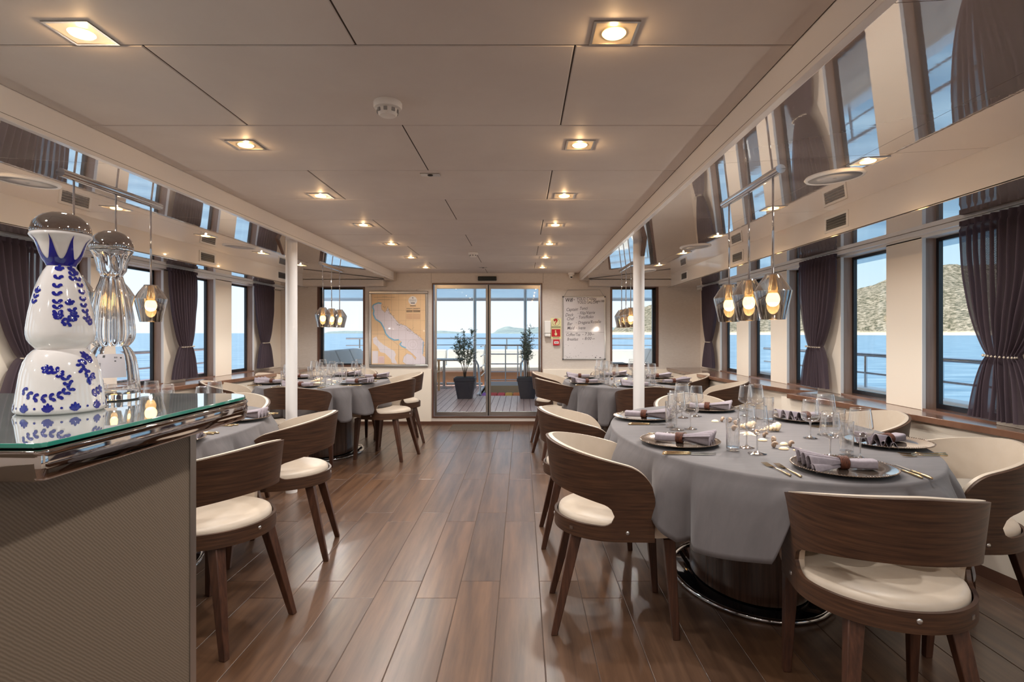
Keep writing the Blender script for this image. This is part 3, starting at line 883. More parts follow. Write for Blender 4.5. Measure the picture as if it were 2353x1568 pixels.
def face(dx, dy): return atan2(dy, dx)-pi/2
CH = [ # x, y, facing dx, dy, label
 (.40, 2.53, 1, -.03, 'walnut tub chair with cream seat at right table, nearest on the aisle side, second closest overall', 'n'),
 (.385, 3.47, 1, 0, '', 'n'),
 (1.15, 1.83, .16, .98, '', 'n'),
 (1.80, 2.40, -1, .0, '', 'n'),
 (1.90, 3.27, -1, -.05, '', 'n'),
 (1.22, 4.03, -.12, -1, '', 'n'),
 (-1.33, 2.42, -.95, .30, '', 'n'),
 (-1.365, 3.25, -.99, -.16, '', 'n'),
 (-2.10, 4.03, .1, -1, '', 'n'),
 (-1.37, 5.73, -.96, .27, '', 'n'),
 (-1.43, 6.51, -.93, -.36, '', 'n'),
 (-2.0, 5.05, .05, 1, '', 'n'),
 (-2.74, 6.45, 1, -.15, '', 'n'),
 (-2.80, 5.48, 1, .25, '', 'n'),
 (-2.08, 7.02, 0, -1, '', 'n'),
 (.41, 5.80, .97, .25, '', 'n'),
 (.40, 6.62, .98, -.2, '', 'n'),
 (1.11, 5.05, 0, 1, '', 'n'),
 (1.86, 5.42, -.93, .3, '', 'n'),
 (1.83, 6.40, -1, -.15, '', 'n'),
 (1.12, 6.98, 0, -1, '', 'n'),
]
LAB = [
 'walnut tub chair on the aisle side of the near right table, nearer of the two',
 'walnut tub chair on the aisle side of the near right table, farther of the two',
 'walnut tub chair seen from behind at the near end of the near right table',
 'walnut tub chair at the right frame edge, window side of the near right table',
 'cream-lined tub chair on the window side of the near right table, farther of the two',
 'cream-lined tub chair facing us at the far end of the near right table',
 'walnut tub chair right beside the bar counter, nearer one at the near left table',
 'walnut tub chair at the near left table, second from the bar along the aisle',
 'cream-lined tub chair facing us at the far end of the near left table',
 'walnut tub chair at the far left table, nearer one on the aisle side',
 'walnut tub chair at the far left table, aisle side, nearest the sliding door',
 'walnut tub chair backing onto the white pole at the far left table',
 'cream-lined tub chair on the window side of the far left table, farther of the two',
 'cream-lined tub chair on the window side of the far left table, nearer of the two',
 'cream-lined tub chair facing us below the sea chart, far left table',
 'walnut tub chair at the far right table, nearer one on the aisle side',
 'walnut tub chair at the far right table, aisle side, nearest the sliding door',
 'walnut tub chair backing onto the white pole at the far right table',
 'walnut tub chair on the window side of the far right table, nearer of the two',
 'cream-lined tub chair on the window side of the far right table, farther of the two',
 'cream-lined tub chair below the right end window, facing us at the far right table',
]
GR = ['chairs around the near right table']*6+['chairs around the near left table']*3+['chairs around the far left table']*6+['chairs around the far right table']*6
proto = make_chair()
for i, (x, y, dx, dy, _, _) in enumerate(CH):
    o = proto if i == 0 else copy_tree(proto)
    o.location = (x, y, 0); o.rotation_euler = (0, 0, face(dx, dy)); tag(o, LAB[i], 'chair', GR[i])

# ------------------------------------------------------------------ tables and cloths
TZ = .75
TABLES = {
 'near right': (1.15, 2.90, .68, 1.04),
 'near left': (-2.10, 2.92, .66, 1.04),
 'far left': (-2.05, 5.93, .62, .90),
 'far right': (1.07, 5.95, .63, .86),
}
def table(key, seed):
    cx, cy, a, b = TABLES[key]; rnd = random.Random(seed)
    e = empty('oval_dining_table', (cx, cy, 0))
    tag(e, f'oval pedestal table with dark wood column at the {key} of the room', 'table', 'oval dining tables')
    mb = MB(); mb.lathe([(0, .705), (.97, .705), (.985, .715), (.985, .738), (.97, .744), (0, .744)], 72, ell=(a, b)); mb.build('tabletop', M['column'], e, smooth=40)
    mb = MB(); mb.lathe([(1, .025), (1, .705)], 64, ell=(.27, .38)); mb.build('column', M['column'], e, smooth=40)
    mb = MB(); mb.lathe([(0, .001), (1, .001), (1.0, .012), (.98, .016), (0, .016)], 72, ell=(.355, .475)); mb.build('base_plate', M['basep'], e, smooth=40)
    ring = MB(); ring.tube([(.362*cos(t), .482*sin(t), .0125) for t in [2*pi*i/96 for i in range(96)]], .011, 10, closed=True)
    ring.build('base_ring', M['chrome'], e, smooth=True)
    # cloth
    nw = 19; ph = [rnd.uniform(-.5, .5) for _ in range(64)]; am = [rnd.uniform(.4, 1.3) for _ in range(64)]
    N = 480; c = MB(); rows = []
    for k in range(1, 9):      # top surface rings
        rr = k/9*.97+.0
        rows.append((rr, TZ+.0005, 0, 0))
    rows += [(.985, TZ, 0, 0), (.995, TZ-.003, 0, 0), (1.0, TZ-.009, 0, .0), (1.004, TZ-.02, .0, .04)]
    for k in range(1, 15): rows.append((1.006, None, k/14, 0))
    vs = [(0, 0, TZ+.001)]; uvs = [(0, 0)]
    for (rr, z, dr, _) in rows:
        for i in range(N):
            t = 2*pi*i/N
            x, y = a*cos(t), b*sin(t)
            nx, ny = cos(t)/a, sin(t)/b; l = sqrt(nx*nx+ny*ny); nx /= l; ny /= l
            if z is not None:
                zz = z+(.0012*noise.noise(Vector((x*rr*6, y*rr*3, seed))) if rr < .98 else 0)
                vs.append((x*rr, y*rr, zz))
            else:
                q = t/(2*pi)*nw; k = int(q) % nw; f = q-int(q)
                amp = am[k]*(1-f)+am[(k+1) % nw]*f; phs = ph[k]*(1-f)+ph[(k+1) % nw]*f
                wv = 1.9*abs(sin(pi*(q+phs)))**.75-1.1
                s = dr**.8
                off = .014*min(1, dr*4)+.034*s+.052*s*amp*wv
                hem = .450+.028*sin(3*t+seed)+.014*sin(7*t+2*seed)-.016*amp*wv
                wxp, wyp = cx+x*1.004+nx*off, cy+y*1.004+ny*off
                for qi, (qx, qy, fx, fy, *_r) in enumerate(CH):
                    fl_ = math.hypot(fx, fy); du, dv = wxp-qx, wyp-qy
                    fo = (du*fx+dv*fy)/fl_; la = abs(du*fy-dv*fx)/fl_
                    o_ = max(0, la-.262, fo-.285, -fo-.3)
                    if o_ < .07: hem = max(hem, (.63 if qi == 2 else .503)-(.18 if qi == 2 else .055)*o_/.07)
                zz = (TZ-.02)+(hem-(TZ-.02))*dr
                vs.append((x*1.004+nx*off, y*1.004+ny*off, zz))
            uvs.append((vs[-1][0], vs[-1][1]))
    fs = [(0, 1+i, 1+(i+1) % N) for i in range(N)]
    for j in range(len(rows)-1):
        for i in range(N):
            A = 1+j*N+i; B_ = 1+j*N+(i+1) % N
            fs.append((A, A+N, B_+N, B_))
    c.add(vs, fs, uvs)
    o = c.build('tablecloth', M['cloth'], None, smooth=True, loc=(cx, cy, 0))
    m = o.modifiers.new('solid', 'SOLIDIFY'); m.thickness = .002; m.offset = -1
    tag(o, f'grey cloth draped over the oval table at the {key} of the room', 'tablecloth', 'grey tablecloths')
M['basep'] = mat('black_glass_base', lin(14,16,20), .06, coat=1)
for i, k in enumerate(TABLES): table(k, i+1)

# ------------------------------------------------------------------ tableware prototypes
def lathe_obj(name, prof, m, parent, n=32, smooth=40):
    mb = MB(); mb.lathe(prof, n); return mb.build(name, m, parent, smooth=smooth)
def wine_glass(h, r):
    e = empty('wine_glass'); k = h/.2; rr = r/.047
    lathe_obj('foot', [(0, .001), (.036*rr, .001), (.037*rr, .002), (.03*rr, .0035), (.012, .007), (.005, .012), (.0036, .02)], M['glassbase'], e, 28)
    lathe_obj('stem', [(.0036, .019), (.0034, .05*k), (.0042, .078*k), (.007, .084*k)], M['glassbase'], e, 12)
    mb = MB(); mb.lathe([(.004, .083*k), (.018*rr, .086*k), (.036*rr, .094*k), (.045*rr, .104*k), (.047*rr, .114*k), (.0455*rr, .13*k), (.042*rr, .16*k), (.037*rr, .195*k), (.0365*rr, .2*k), (.0355*rr, .2*k), (.036*rr, .195*k)], 40, close=False)
    mb.build('bowl', M['glass'], e, smooth=60)
    mb = MB(); mb.tube([(.036*rr*cos(2*pi*i/36), .036*rr*sin(2*pi*i/36), .2*k) for i in range(36)], .0012, 6, closed=True)
    mb.build('rim', M['glassbase'], e, smooth=True)
    return e
def tumbler():
    e = empty('tumbler_glass')
    lathe_obj('base', [(0, .001), (.024, .001), (.0265, .003), (.0268, .014), (.024, .017), (0, .016)], M['glassbase'], e, 28)
    mb = MB(); mb.lathe([(.0268, .013), (.0275, .06), (.0285, .135), (.0282, .1365), (.0272, .135), (.0255, .02)], 36, close=False)
    mb.build('wall', M['glass'], e, smooth=60)
    mb = MB(); mb.tube([(.028*cos(2*pi*i/36), .028*sin(2*pi*i/36), .136) for i in range(36)], .0012, 6, closed=True)
    mb.build('rim', M['glassbase'], e, smooth=True)
    return e
def charger():
    e = empty('charger_plate')
    lathe_obj('dish', [(0, .004), (.105, .004), (.118, .008), (.14, .013), (.168, .018), (.172, .0185), (.172, .016), (.14, .009), (.11, .001), (0, .001)], M['charger'], e, 64)
    mb = MB(); n = 110
    for i in range(n):
        a = 2*pi*i/n; c = (.173*cos(a), .173*sin(a), .0185)
        vs = [(c[0]+x*.0042, c[1]+y*.0042, c[2]+z*.0035) for x, y, z in ((1,0,0),(0,1,0),(-1,0,0),(0,-1,0),(0,0,1),(0,0,-1))]
        mb.add(vs, [(0,1,4),(1,2,4),(2,3,4),(3,0,4),(1,0,5),(2,1,5),(3,2,5),(0,3,5)])
    mb.build('beaded_rim', M['charger'], e, smooth=True)
    return e
def napkin():
    e = empty('napkin')
    mb = MB()
    def fan(u, v):       # v along from ring outward, u across
        x = .004+.145*v; wd = .013+.078*v
        y = (u-.5)*2*wd
        amp = .004+.022*v
        z = .024+.008*v+amp*sin(u*2*pi*3.5+.8)+.010*(1-abs(2*u-1))*(1-v)
        return (x-.012*abs(sin(u*pi*3.5))*v, y, max(.002, z)), (u, v)
    mb.grid(fan, 56, 12)
    def fan2(u, v):
        p, uv = fan(u, v); ang = .35
        return (p[0]*.93, p[1]*.8+.03*v, max(.002, p[2]*.6-.004)), uv
    mb.grid(fan2, 56, 8)
    o = mb.build('napkin_cloth', M['napkin'], e, smooth=True)
    s = o.modifiers.new('s', 'SOLIDIFY'); s.thickness = .0016
    mb = MB()
    def blk(u, v):       # folded loop on the other side of the ring
        x = -.002-.105*v; a = 2*pi*u; wy = .016+.012*min(1, v*2.5); wz = .014+.003*v
        sq = lambda t: (abs(t)**.45)*(1 if t > 0 else -1)
        return (x, wy*sq(cos(a)), .020+wz*sq(sin(a))), (u, v)
    mb.grid(blk, 28, 8, closed_u=True)
    n0 = len(mb.v)
    mb.f.append(tuple(range(8*28, 9*28)))
    mb.build('napkin_fold', M['napkin'], e, smooth=50)
    mb = MB()
    pts = [(0, .0235*cos(t), .022+.0205*sin(t)) for t in [2*pi*i/28 for i in range(28)]]
    for off in (-.012, -.006, 0, .006, .012):
        mb.tube([(p[0]+off, p[1]*(1-.0006*abs(off)*1000/12*8*.12), p[2]) for p in pts], .0042, 7, closed=True)
    mb.build('napkin_ring', M['jute'], e, smooth=True)['label'] = 'brown fibre napkin ring'
    return e
def fork():
    e = empty('fork'); mb = MB()
    mb.tube([(0, -.095, .003), (0, -.06, .004), (0, 0, .004), (0, .03, .006)], [.0048, .0036, .0026, .0026], 8)
    h = mb.build('handle', M['gold'], e, smooth=True)
    mb = MB()
    mb.hexa([(-.003,.028,.005),(.003,.028,.005),(.011,.05,.001),(-.011,.05,.001)], [(-.003,.028,.0075),(.003,.028,.0075),(.011,.05,.003),(-.011,.05,.003)])
    for k in range(4):
        x = -.0093+k*.0062
        mb.hexa([(x-.0018,.05,.001),(x+.0018,.05,.001),(x+.001,.096,.005),(x-.001,.096,.005)], [(x-.0018,.05,.003),(x+.0018,.05,.003),(x+.001,.096,.0065),(x-.001,.096,.0065)])
    mb.build('tines', M['gold'], e)
    return e
def knife():
    e = empty('knife'); mb = MB()
    mb.tube([(0, -.105, .004), (0, -.09, .0045), (0, 0, .004), (0, .01, .003)], [.0042, .0052, .004, .003], 8); mb.build('handle', M['gold'], e, smooth=True)
    mb = MB(); mb.prism([(-.003, .008), (.006, .012), (.0075, .05), (.006, .085), (.0, .112), (-.003, .10)], .001, .0035); mb.build('blade', M['steel'], e)
    return e
protos = {}
def put(kind, maker, x, y, rz, label, cat, group, z=TZ+.0015):
    if kind not in protos:
        o = maker(); protos[kind] = o
    else: o = copy_tree(protos[kind])
    o.location = (x, y, z); o.rotation_euler = (0, 0, rz); tag(o, label, cat, group)
    return o
def big(): return wine_glass(.200, .047)
def small(): return wine_glass(.182, .041)

def setting(tb, pos, px, py, fd, tname, glasses=None, nap=0.0, minimal=False):
    # fd: direction the diner looks (unit), right = clockwise
    rx, ry = fd[1], -fd[0]
    P = lambda r, i: (px+rx*r+fd[0]*i, py+ry*r+fd[1]*i)
    rz = atan2(fd[1], fd[0])-pi/2
    put('charger', charger, px, py, rz, f'beaded bronze charger plate at the {pos} place of the {tname} table', 'plate', f'charger plates on the {tname} table')
    put('napkin', napkin, px, py, nap, f'lilac pleated napkin in brown ring at the {pos} place of the {tname} table', 'napkin', f'napkins on the {tname} table', z=TZ+.007)
    for i, (r, w_) in enumerate(((-.205, 'inner'), (-.24, 'outer'))):
        x, y = P(r, -.01+.015*i); put('fork', fork, x, y, rz+.06*i, f'{w_} champagne-coloured fork at the {pos} place of the {tname} table', 'fork', f'forks on the {tname} table')
    for i, (r, w_) in enumerate(((.205, 'inner'), (.232, 'outer'))):
        x, y = P(r, -.02-.01*i); put('knife', knife, x, y, rz-.05, f'{w_} champagne-coloured knife at the {pos} place of the {tname} table', 'knife', f'knives on the {tname} table')
    g = glasses or [P(.20, .24), P(.09, .255), P(.145, .175)]
    if g[0]: put('wine_big', big, g[0][0], g[0][1], 0, f'larger clear wine glass at the {pos} place of the {tname} table', 'wine glass', f'wine glasses on the {tname} table')
    if g[1]: put('wine_small', small, g[1][0], g[1][1], 0, f'smaller clear wine glass at the {pos} place of the {tname} table', 'wine glass', f'wine glasses on the {tname} table')
    if g[2]: put('tumbler', tumbler, g[2][0], g[2][1], 0, f'clear water tumbler at the {pos} place of the {tname} table', 'tumbler', f'tumblers on the {tname} table')
A = lambda x, y: at(x, y, TZ)
T = 'near right'
setting(T, 'near end', 1.168, 2.06, (0, 1), T, [A(1977,1056), A(1908,1053), A(1945,1046)], radians(172))
setting(T, 'nearer aisle-side', .71, 2.55, (1, 0), T, [A(1740,1044), A(1716,1030), A(1684,1037)], radians(-28))
setting(T, 'farther aisle-side', .71, 3.30, (1, 0), T, [A(1555,989), A(1587,987), A(1541,983)], radians(-24))
setting(T, 'far end', 1.20, 3.67, (0, -1), T, [A(1567,961), A(1600,958), A(1545,957)], radians(-25))
setting(T, 'nearer window-side', 1.634, 2.53, (-1, 0), T, [A(1897,1001), A(1862,1008), A(1928,1006)], radians(212))
setting(T, 'farther window-side', 1.62, 3.234, (-1, 0), T, [A(1736,963), A(1713,957), A(1766,970)], radians(205))
for T, skip in (('near left', ('near end',)), ('far left', ()), ('far right', ())):
    cx, cy, a, b = TABLES[T]; ai = -1 if T == 'far right' else 1     # aisle direction
    for pos, x, y, fd, nap in (('near end', cx, cy-b+.21, (0, 1), 170), ('far end', cx, cy+b-.21, (0, -1), -10),
                          ('nearer aisle-side', cx+ai*(a-.2), cy-.34, (-ai, 0), 90-ai*100), ('farther aisle-side', cx+ai*(a-.2), cy+.34, (-ai, 0), 90-ai*85),
                          ('nearer window-side', cx-ai*(a-.2), cy-.34, (ai, 0), 90+ai*80), ('farther window-side', cx-ai*(a-.2), cy+.34, (ai, 0), 90+ai*95)):
        if pos in skip: continue
        setting(T, pos, x, y, fd, T, None, radians(nap))

# ------------------------------------------------------------------ shells
M['shellc'] = noisy(mat('pale_shell', rough=.4), lin(236,206,164), lin(248,228,196), nscale=60)
M['shellb'] = noisy(mat('brown_snail_shell', rough=.5), lin(132,104,84), lin(196,170,146), nscale=120)
def clam():
    mb = MB()
    def f(u, v):
        a = pi*u; r = .021*sin(pi*v/2)
        ridge = 1+.04*cos(26*a)
        x = r*cos(a)*ridge; y = r*sin(a)*1.3*ridge-.012
        return (x, y, .001+.012*cos(pi*v/2)), (u, v)
    def g(u, v):
        a = 2*pi*u; r = sin(pi/2*v); return (.021*r*cos(a)*(1+.03*cos(20*a)*v), .016*r*sin(a)*(1+.03*cos(20*a)*v), .001+.011*cos(pi/2*v)), (u, v)
    mb.grid(g, 48, 8, closed_u=True, flip=True); mb.f.append(tuple(8*48+i for i in range(48)))
    return mb.build('clam_shell', M['shellc'], None, smooth=40)
def spiral(r0, L, turns, spikes=0, m='shellb', name='snail_shell', up=.6):
    mb = MB(); n = int(turns*20); pts = []; rr = []
    for i in range(n+1):
        t = i/n; a = 2*pi*turns*t; k = (1-t)**1.2
        R_ = r0*.55*k
        pts.append((R_*cos(a), R_*sin(a), 0)); rr.append(max(.0006, r0*.55*k*(1+(.22*(max(0, sin(a*3.5))**4) if spikes else 0))))
        pts[-1] = (pts[-1][0], pts[-1][1]+L*(t)-L*.35, r0*.62+0*t)
    # build as tube whose axis spirals around y
    P = []
    for i in range(n+1):
        t = i/n; a = 2*pi*turns*t; k = (1-t)**1.1
        P.append((r0*.5*k*cos(a), L*(t-.4), r0*1.02*(1-t*.75)+r0*.5*k*sin(a)*.95-r0*.0))
    mn = min(p[2]-q for p, q in zip(P, rr)); P = [(x, y, z-mn+.0005) for x, y, z in P]
    mb.tube(P, rr, 12)
    return mb.build(name, M[m], None, smooth=True)
def snail(): return spiral(.0165, .018, 2.6)
def conch(): return spiral(.024, .13, 7, 1, 'shellc', 'conch_shell')
def starfish():
    mb = MB(); vs = [(0, 0, .014)]; n = 50
    for i in range(n):
        a = 2*pi*i/n; r = .016+.03*(max(0, cos(5*a))**1.5); vs.append((r*.62*cos(a), r*.62*sin(a), .009))
    for i in range(n):
        a = 2*pi*i/n; r = .018+.034*(max(0, cos(5*a))**1.5); vs.append((r*cos(a), r*sin(a), .0005))
    fs = [(0, i+1, (i+1) % n+1) for i in range(n)]+[(i+1, n+i+1, n+(i+1) % n+1, (i+1) % n+1) for i in range(n)]+[tuple(range(2*n, n, -1))]
    mb.add(vs, fs); return mb.build('starfish', M['shellc'], None, smooth=50)
mk = {'clam': clam, 'snail': snail, 'conch': conch, 'star': starfish}
wrd = {'clam': 'pale ribbed clam shell', 'snail': 'grey-brown round snail shell', 'conch': 'long pale spiky shell', 'star': 'small pale starfish'}
SH = [('clam', 1643, 970, .3, 'near the far end, outermost of the shells'), ('snail', 1658, 970, 1, 'beside the farthest clam shell'), ('snail', 1676, 972, 2, 'just behind the tumbler'),
      ('snail', 1690, 979, 2.2, 'left of the spiky shell heap'), ('snail', 1686, 990, 0, 'at the left foot of the spiky shell heap'),
      ('conch', 1708, 988, 1.3, 'left of the two in the heap'), ('star', 1722, 999, 0, 'in front of the spiky shells'), ('conch', 1768, 993, 1.75, 'right of the two in the heap'), ('snail', 1735, 1001, 1, 'in the middle of the heap'),
      ('snail', 1756, 1006, .5, 'touching the clam in front of the heap'), ('clam', 1752, 1014, -.2, 'in front of the shell heap'),
      ('snail', 1776, 1018, 1.8, 'smaller one of the loose pair'), ('snail', 1778, 1030, .2, 'larger one of the loose pair, nearest us'),
      ('clam', 1801, 1023, .8, 'behind the last snail shell'), ('snail', 1815, 1028, .6, 'last snail shell to the right'), ('clam', 1801, 1034, 0, 'left of the last two clams in front'), ('clam', 1835, 1037, -.3, 'rightmost of the trail of shells')]
for k, x, y, rz, w_ in SH:
    X, Y = A(x, y)
    o = put(k, mk[k], X, Y, rz, f'{wrd[k]}, {w_}, near right table', 'shell' if k != 'star' else 'starfish', 'shells on the near right table', z=TZ+.001)
for T in ('far left', 'far right'):
    cx, cy, a, b = TABLES[T]
    for k, dx, dy, rz, w_ in (('conch', -.05, -.16, 1.9, 'longest piece'), ('star', .02, -.28, .4, 'in front of the shells'), ('clam', .1, -.06, 0, 'right of the long shell'), ('snail', .17, .04, 0, 'rightmost of its trail'), ('snail', -.12, .05, 0, 'leftmost of its trail'), ('clam', .0, .08, 1, 'behind the long shell')):
        put(k, mk[k], cx+dx, cy+dy, rz, f'{wrd[k]}, {w_}, {T} table', 'shell' if k != 'star' else 'starfish', f'shells on the {T} table', z=TZ+.001)

# ------------------------------------------------------------------ poles
for i, (x, s) in enumerate(((-1.815, 'left'), (.917, 'right'))):
    e = empty('white_pole', (x, 4.45, 0)); tag(e, f'round white steel pole on the {s} side of the aisle', 'pole', 'round white poles')
    mb = MB(); mb.lathe([(.044, 0), (.044, 1.99)], 40); mb.build('shaft', M['beam'], e, smooth=40)
    sg = 1 if i else -1
    mb = MB(); mb.hexa([(-.035*1+sg*-.0-.012,-.07,1.86),(-.035+.0+.0,-.07,1.86),(-.035,-.045,1.86),(-.047,-.045,1.86)], [(-.10,-.07,1.985),(-.075,-.07,1.985),(-.075,-.045,1.985),(-.10,-.045,1.985)])
    if i: 
        mb = MB(); mb.hexa([(.005,-.075,1.85),(.03,-.075,1.85),(.03,-.045,1.85),(.005,-.045,1.85)], [(.012,-.12,1.985),(.04,-.12,1.985),(.04,-.06,1.985),(.012,-.06,1.985)])
    mb.build('bracket', M['brownframe'], e)['label'] = 'brown bracket at the top'

# ------------------------------------------------------------------ downlights
def downlight_proto():
    e = empty('downlight')
    mb = MB(); s = .062
    mb.box(-s, s, -s, -s+.008, -.003, 0); mb.box(-s, s, s-.008, s, -.003, 0); mb.box(-s, -s+.008, -s+.008, s-.008, -.003, 0); mb.box(s-.008, s, -s+.008, s-.008, -.003, 0)
    mb.build('bezel', M['steel'], e)
    mb = MB(); mb.box(-s+.008, s-.008, -s+.008, s-.008, -.0015, -.0005); mb.build('reflector_plate', mat('satin_reflector', lin(222,206,180), .32, metal=.6), e)
    mb = MB(); mb.lathe([(0, -.006), (.029, -.006), (.033, -.002), (.033, -.0016)], 32, close=False); mb.build('led_disc', M['led'], e, smooth=60)
    return e
ld = bpy.data.lights.new('downlight_lamp', 'AREA'); ld.shape = 'DISK'; ld.size = .075; ld.energy = DOWNLIGHT_W; ld.color = (1, .97, .93); ld.spread = radians(150)
gd = bpy.data.lights.new('downlight_glow', 'POINT'); gd.energy = GLOW_W; gd.color = (1, .62, .30); gd.shadow_soft_size = .006
dl0 = None
def place_dl(x, y, z, label, grp, tilt=0):
    global dl0
    if dl0 is None: dl0 = downlight_proto(); o = dl0
    else: o = copy_tree(dl0)
    o.location = (x, y, z); o.rotation_euler = (0, tilt, 0); tag(o, label, 'ceiling light', grp)
    l = bpy.data.objects.new('lamp', ld); COL.objects.link(l); l.location = (x, y, z-.02)
    l = bpy.data.objects.new('lamp', gd); COL.objects.link(l); l.location = (x, y, z-.014)
ordn = ['nearest', 'second', 'third', 'fourth', 'fifth', 'sixth', 'seventh']
for row, x in (('left', -1.21), ('right', .252)):
    for k, d in enumerate((1.554, 2.477, 3.394, 4.307, 5.219, 6.15, 7.08)):
        place_dl(x, d, CZ, f'square recessed downlight, {ordn[k]} from us in the {row} row of the central ceiling', 'downlights of the central ceiling')
for row, x, ys in (('left', -2.49, (2.52, 3.47, 4.45, 5.4, 6.35)), ('right', 1.54, (2.52, 3.47, 4.45, 5.4, 6.35))):
    for k, d in enumerate(ys):
        place_dl(x, d, side_z(x), f'recessed downlight, {ordn[k]} from us in the glossy {row} side ceiling', 'downlights of the side ceilings', (-1 if x > 0 else 1)*.059)
for x in (-2.49, -1.21, .252, 1.54):
    for d in (-1.9, -.7, .55):
        l = bpy.data.objects.new('lamp', ld); COL.objects.link(l); l.location = (x, d, (CZ if abs(x-CX) < 1 else side_z(x))-.02)
        b_ = MB(); b_.lathe([(0, -.006), (.034, -.006), (.038, -.002), (.038, -.0016)], 24, close=False)
        o = copy_tree(dl0, loc=(x, d, (CZ if abs(x-CX) < 1 else side_z(x))), rz=0)
        tag(o, f"recessed downlight {'just ahead of' if d > 0 else ('far behind' if d < -1 else 'just behind')} the viewpoint, {'far left' if x < -2 else ('left' if x < 0 else ('right' if x < 1 else 'far right'))} row", 'ceiling light', 'downlights out of view')

# ------------------------------------------------------------------ pendant bars
def pendant_light():
    e = empty('pendant_bar')
    mb = MB(); L = .36
    pr = []
    def hc(u, v):
        a = pi*u; return (.022*cos(a), -L+2*L*v, -.002-.020*sin(a)), (u, v)
    mb.grid(hc, 14, 1)
    for y in (-L, L):
        mb.add([(0, y, -.002)]+[(.022*cos(pi*i/14), y, -.002-.02*sin(pi*i/14)) for i in range(15)], [(0, i+1, i+2) if y < 0 else (0, i+2, i+1) for i in range(14)])
    mb.build('ceiling_bar', M['chrome'], e, smooth=40)
    for y in (-.28, 0, .28):
        zt = -.475
        rod = MB(); rod.tube([(0, y, -.015), (0, y, zt)], .0048, 10); r_ = rod.build('rod', M['chrome'], e, smooth=True)
        sh = MB(); sh.lathe([(.034, zt+.002), (.036, zt-.002), (.060, zt-.035), (.083, zt-.074)], 48, close=False)
        s_ = sh.build('lamp_shade', M['smoketop'], e, smooth=30)
        s2 = MB(); s2.lathe([(.083, zt-.074), (.0835, zt-.080), (.068, zt-.15), (.055, zt-.208), (.053, zt-.208), (.066, zt-.15), (.081, zt-.079)], 48, close=False)
        s2.build('lower_glass', M['smoke'], s_, smooth=30)
        rg = MB(); rg.tube([(.0835*cos(2*pi*i/48), y*0+.0835*sin(2*pi*i/48), zt-.076) for i in range(48)], .0012, 6, closed=True); rg.build('rim', M['chrome'], s_, smooth=True)
        lid = MB(); lid.lathe([(0, zt+.004), (.034, zt+.004), (.036, zt-.001), (0, zt-.001)], 32); lid.build('lid', M['chrome'], s_, smooth=40)
        s_.location = (0, y, 0)
        so_ = MB(); so_.lathe([(0, zt-.001), (.017, zt-.002), (.017, zt-.05), (.020, zt-.055), (.024, zt-.085), (.0, zt-.087)], 24); so_.build('socket', M['brass'], s_, smooth=40)
        bl = MB(); bl.lathe([(.0, zt-.148), (.012, zt-.146), (.022, zt-.139), (.029, zt-.127), (.031, zt-.115), (.029, zt-.102), (.024, zt-.09), (.02, zt-.086)], 24, close=False); bl.build('bulb', M['bulb'], s_, smooth=True)
    return e
pp = pendant_light()
pl = bpy.data.lights.new('pendant_lamp', 'POINT'); pl.energy = PENDANT_W; pl.color = (1, .95, .88); pl.shadow_soft_size = .006
for i, (x, y, t_) in enumerate(((1.17, 2.92, 'near right'), (-2.14, 2.98, 'near left'), (-2.15, 6.38, 'far left'), (1.17, 6.38, 'far right'))):
    o = pp if i == 0 else copy_tree(pp)
    o.location = (x, y, side_z(x)+.002); tag(o, f'chrome bar with three smoked glass pendant lamps above the {t_} table', 'pendant light', 'pendant bars over the tables')
    for dy in (-.28, 0, .28):
        l = bpy.data.objects.new('lamp', pl); COL.objects.link(l); l.location = (x, y+dy, side_z(x)-.475-.2)

# ------------------------------------------------------------------ vents, speakers, detectors
def vent(x, y, sg, label):
    z = 1.957; e = empty('air_vent', (x, y, z)); tag(e, label, 'air vent', 'air vents in the soffits')
    mb = MB(); W_, H_ = .135, .052
    f = lambda mb, y0, y1, z0, z1, d0=0, d1=-.006: mb.box(sg*d0, sg*d1, y0, y1, z0, z1)
    f(mb, -W_, W_, H_-.016, H_); f(mb, -W_, W_, -H_, -H_+.016); f(mb, -W_, -W_+.02, -H_+.016, H_-.016); f(mb, W_-.02, W_, -H_+.016, H_-.016)
    mb.build('frame', M['white'], e, bevel=.001)
    mb = MB(); f(mb, -W_+.02, W_-.02, -H_+.016, H_-.016, 0, -.001); mb.build('backing', M['black'], e)
    for k in range(4):
        sl = MB(); zc = -.026+k*.0175
        sl.hexa([(sg*-.001,-W_+.02,zc-.001),(sg*-.006,-W_+.02,zc-.005),(sg*-.006,W_-.02,zc-.005),(sg*-.001,W_-.02,zc-.001)], [(sg*-.001,-W_+.02,zc+.0008),(sg*-.006,-W_+.02,zc-.0032),(sg*-.006,W_-.02,zc-.0032),(sg*-.001,W_-.02,zc+.0008)])
        sl.build('slat', M['grey'], e)
for k, (yr, yl) in enumerate(((3.60, 3.72), (5.25, 5.30), (6.98, 6.95))):
    vent(SR, yr, 1, f'white slatted air vent, {ordn[k]} from us above the right windows')
    vent(SL, yl, -1, f'white slatted air vent, {ordn[k]} from us above the left windows')
def speaker(x, y, label):
    e = empty('ceiling_speaker', (x, y, side_z(x))); e.rotation_euler = (0, (-1 if x > 0 else 1)*.059, 0); tag(e, label, 'ceiling speaker', 'round ceiling speakers')
    mb = MB(); mb.lathe([(.118, -.004), (.122, -.010), (.13, -.008), (.136, 0)], 56, close=False); mb.build('rim', M['white'], e, smooth=True)
    mb = MB(); mb.lathe([(0, -.007), (.118, -.005)], 56); mb.build('grille', mat('speaker_grille', lin(196,192,190), .5), e, smooth=True)
    mb = MB(); mb.box(-.008, .008, -.003, .003, -.0085, -.006); mb.build('badge', M['grey'], e)
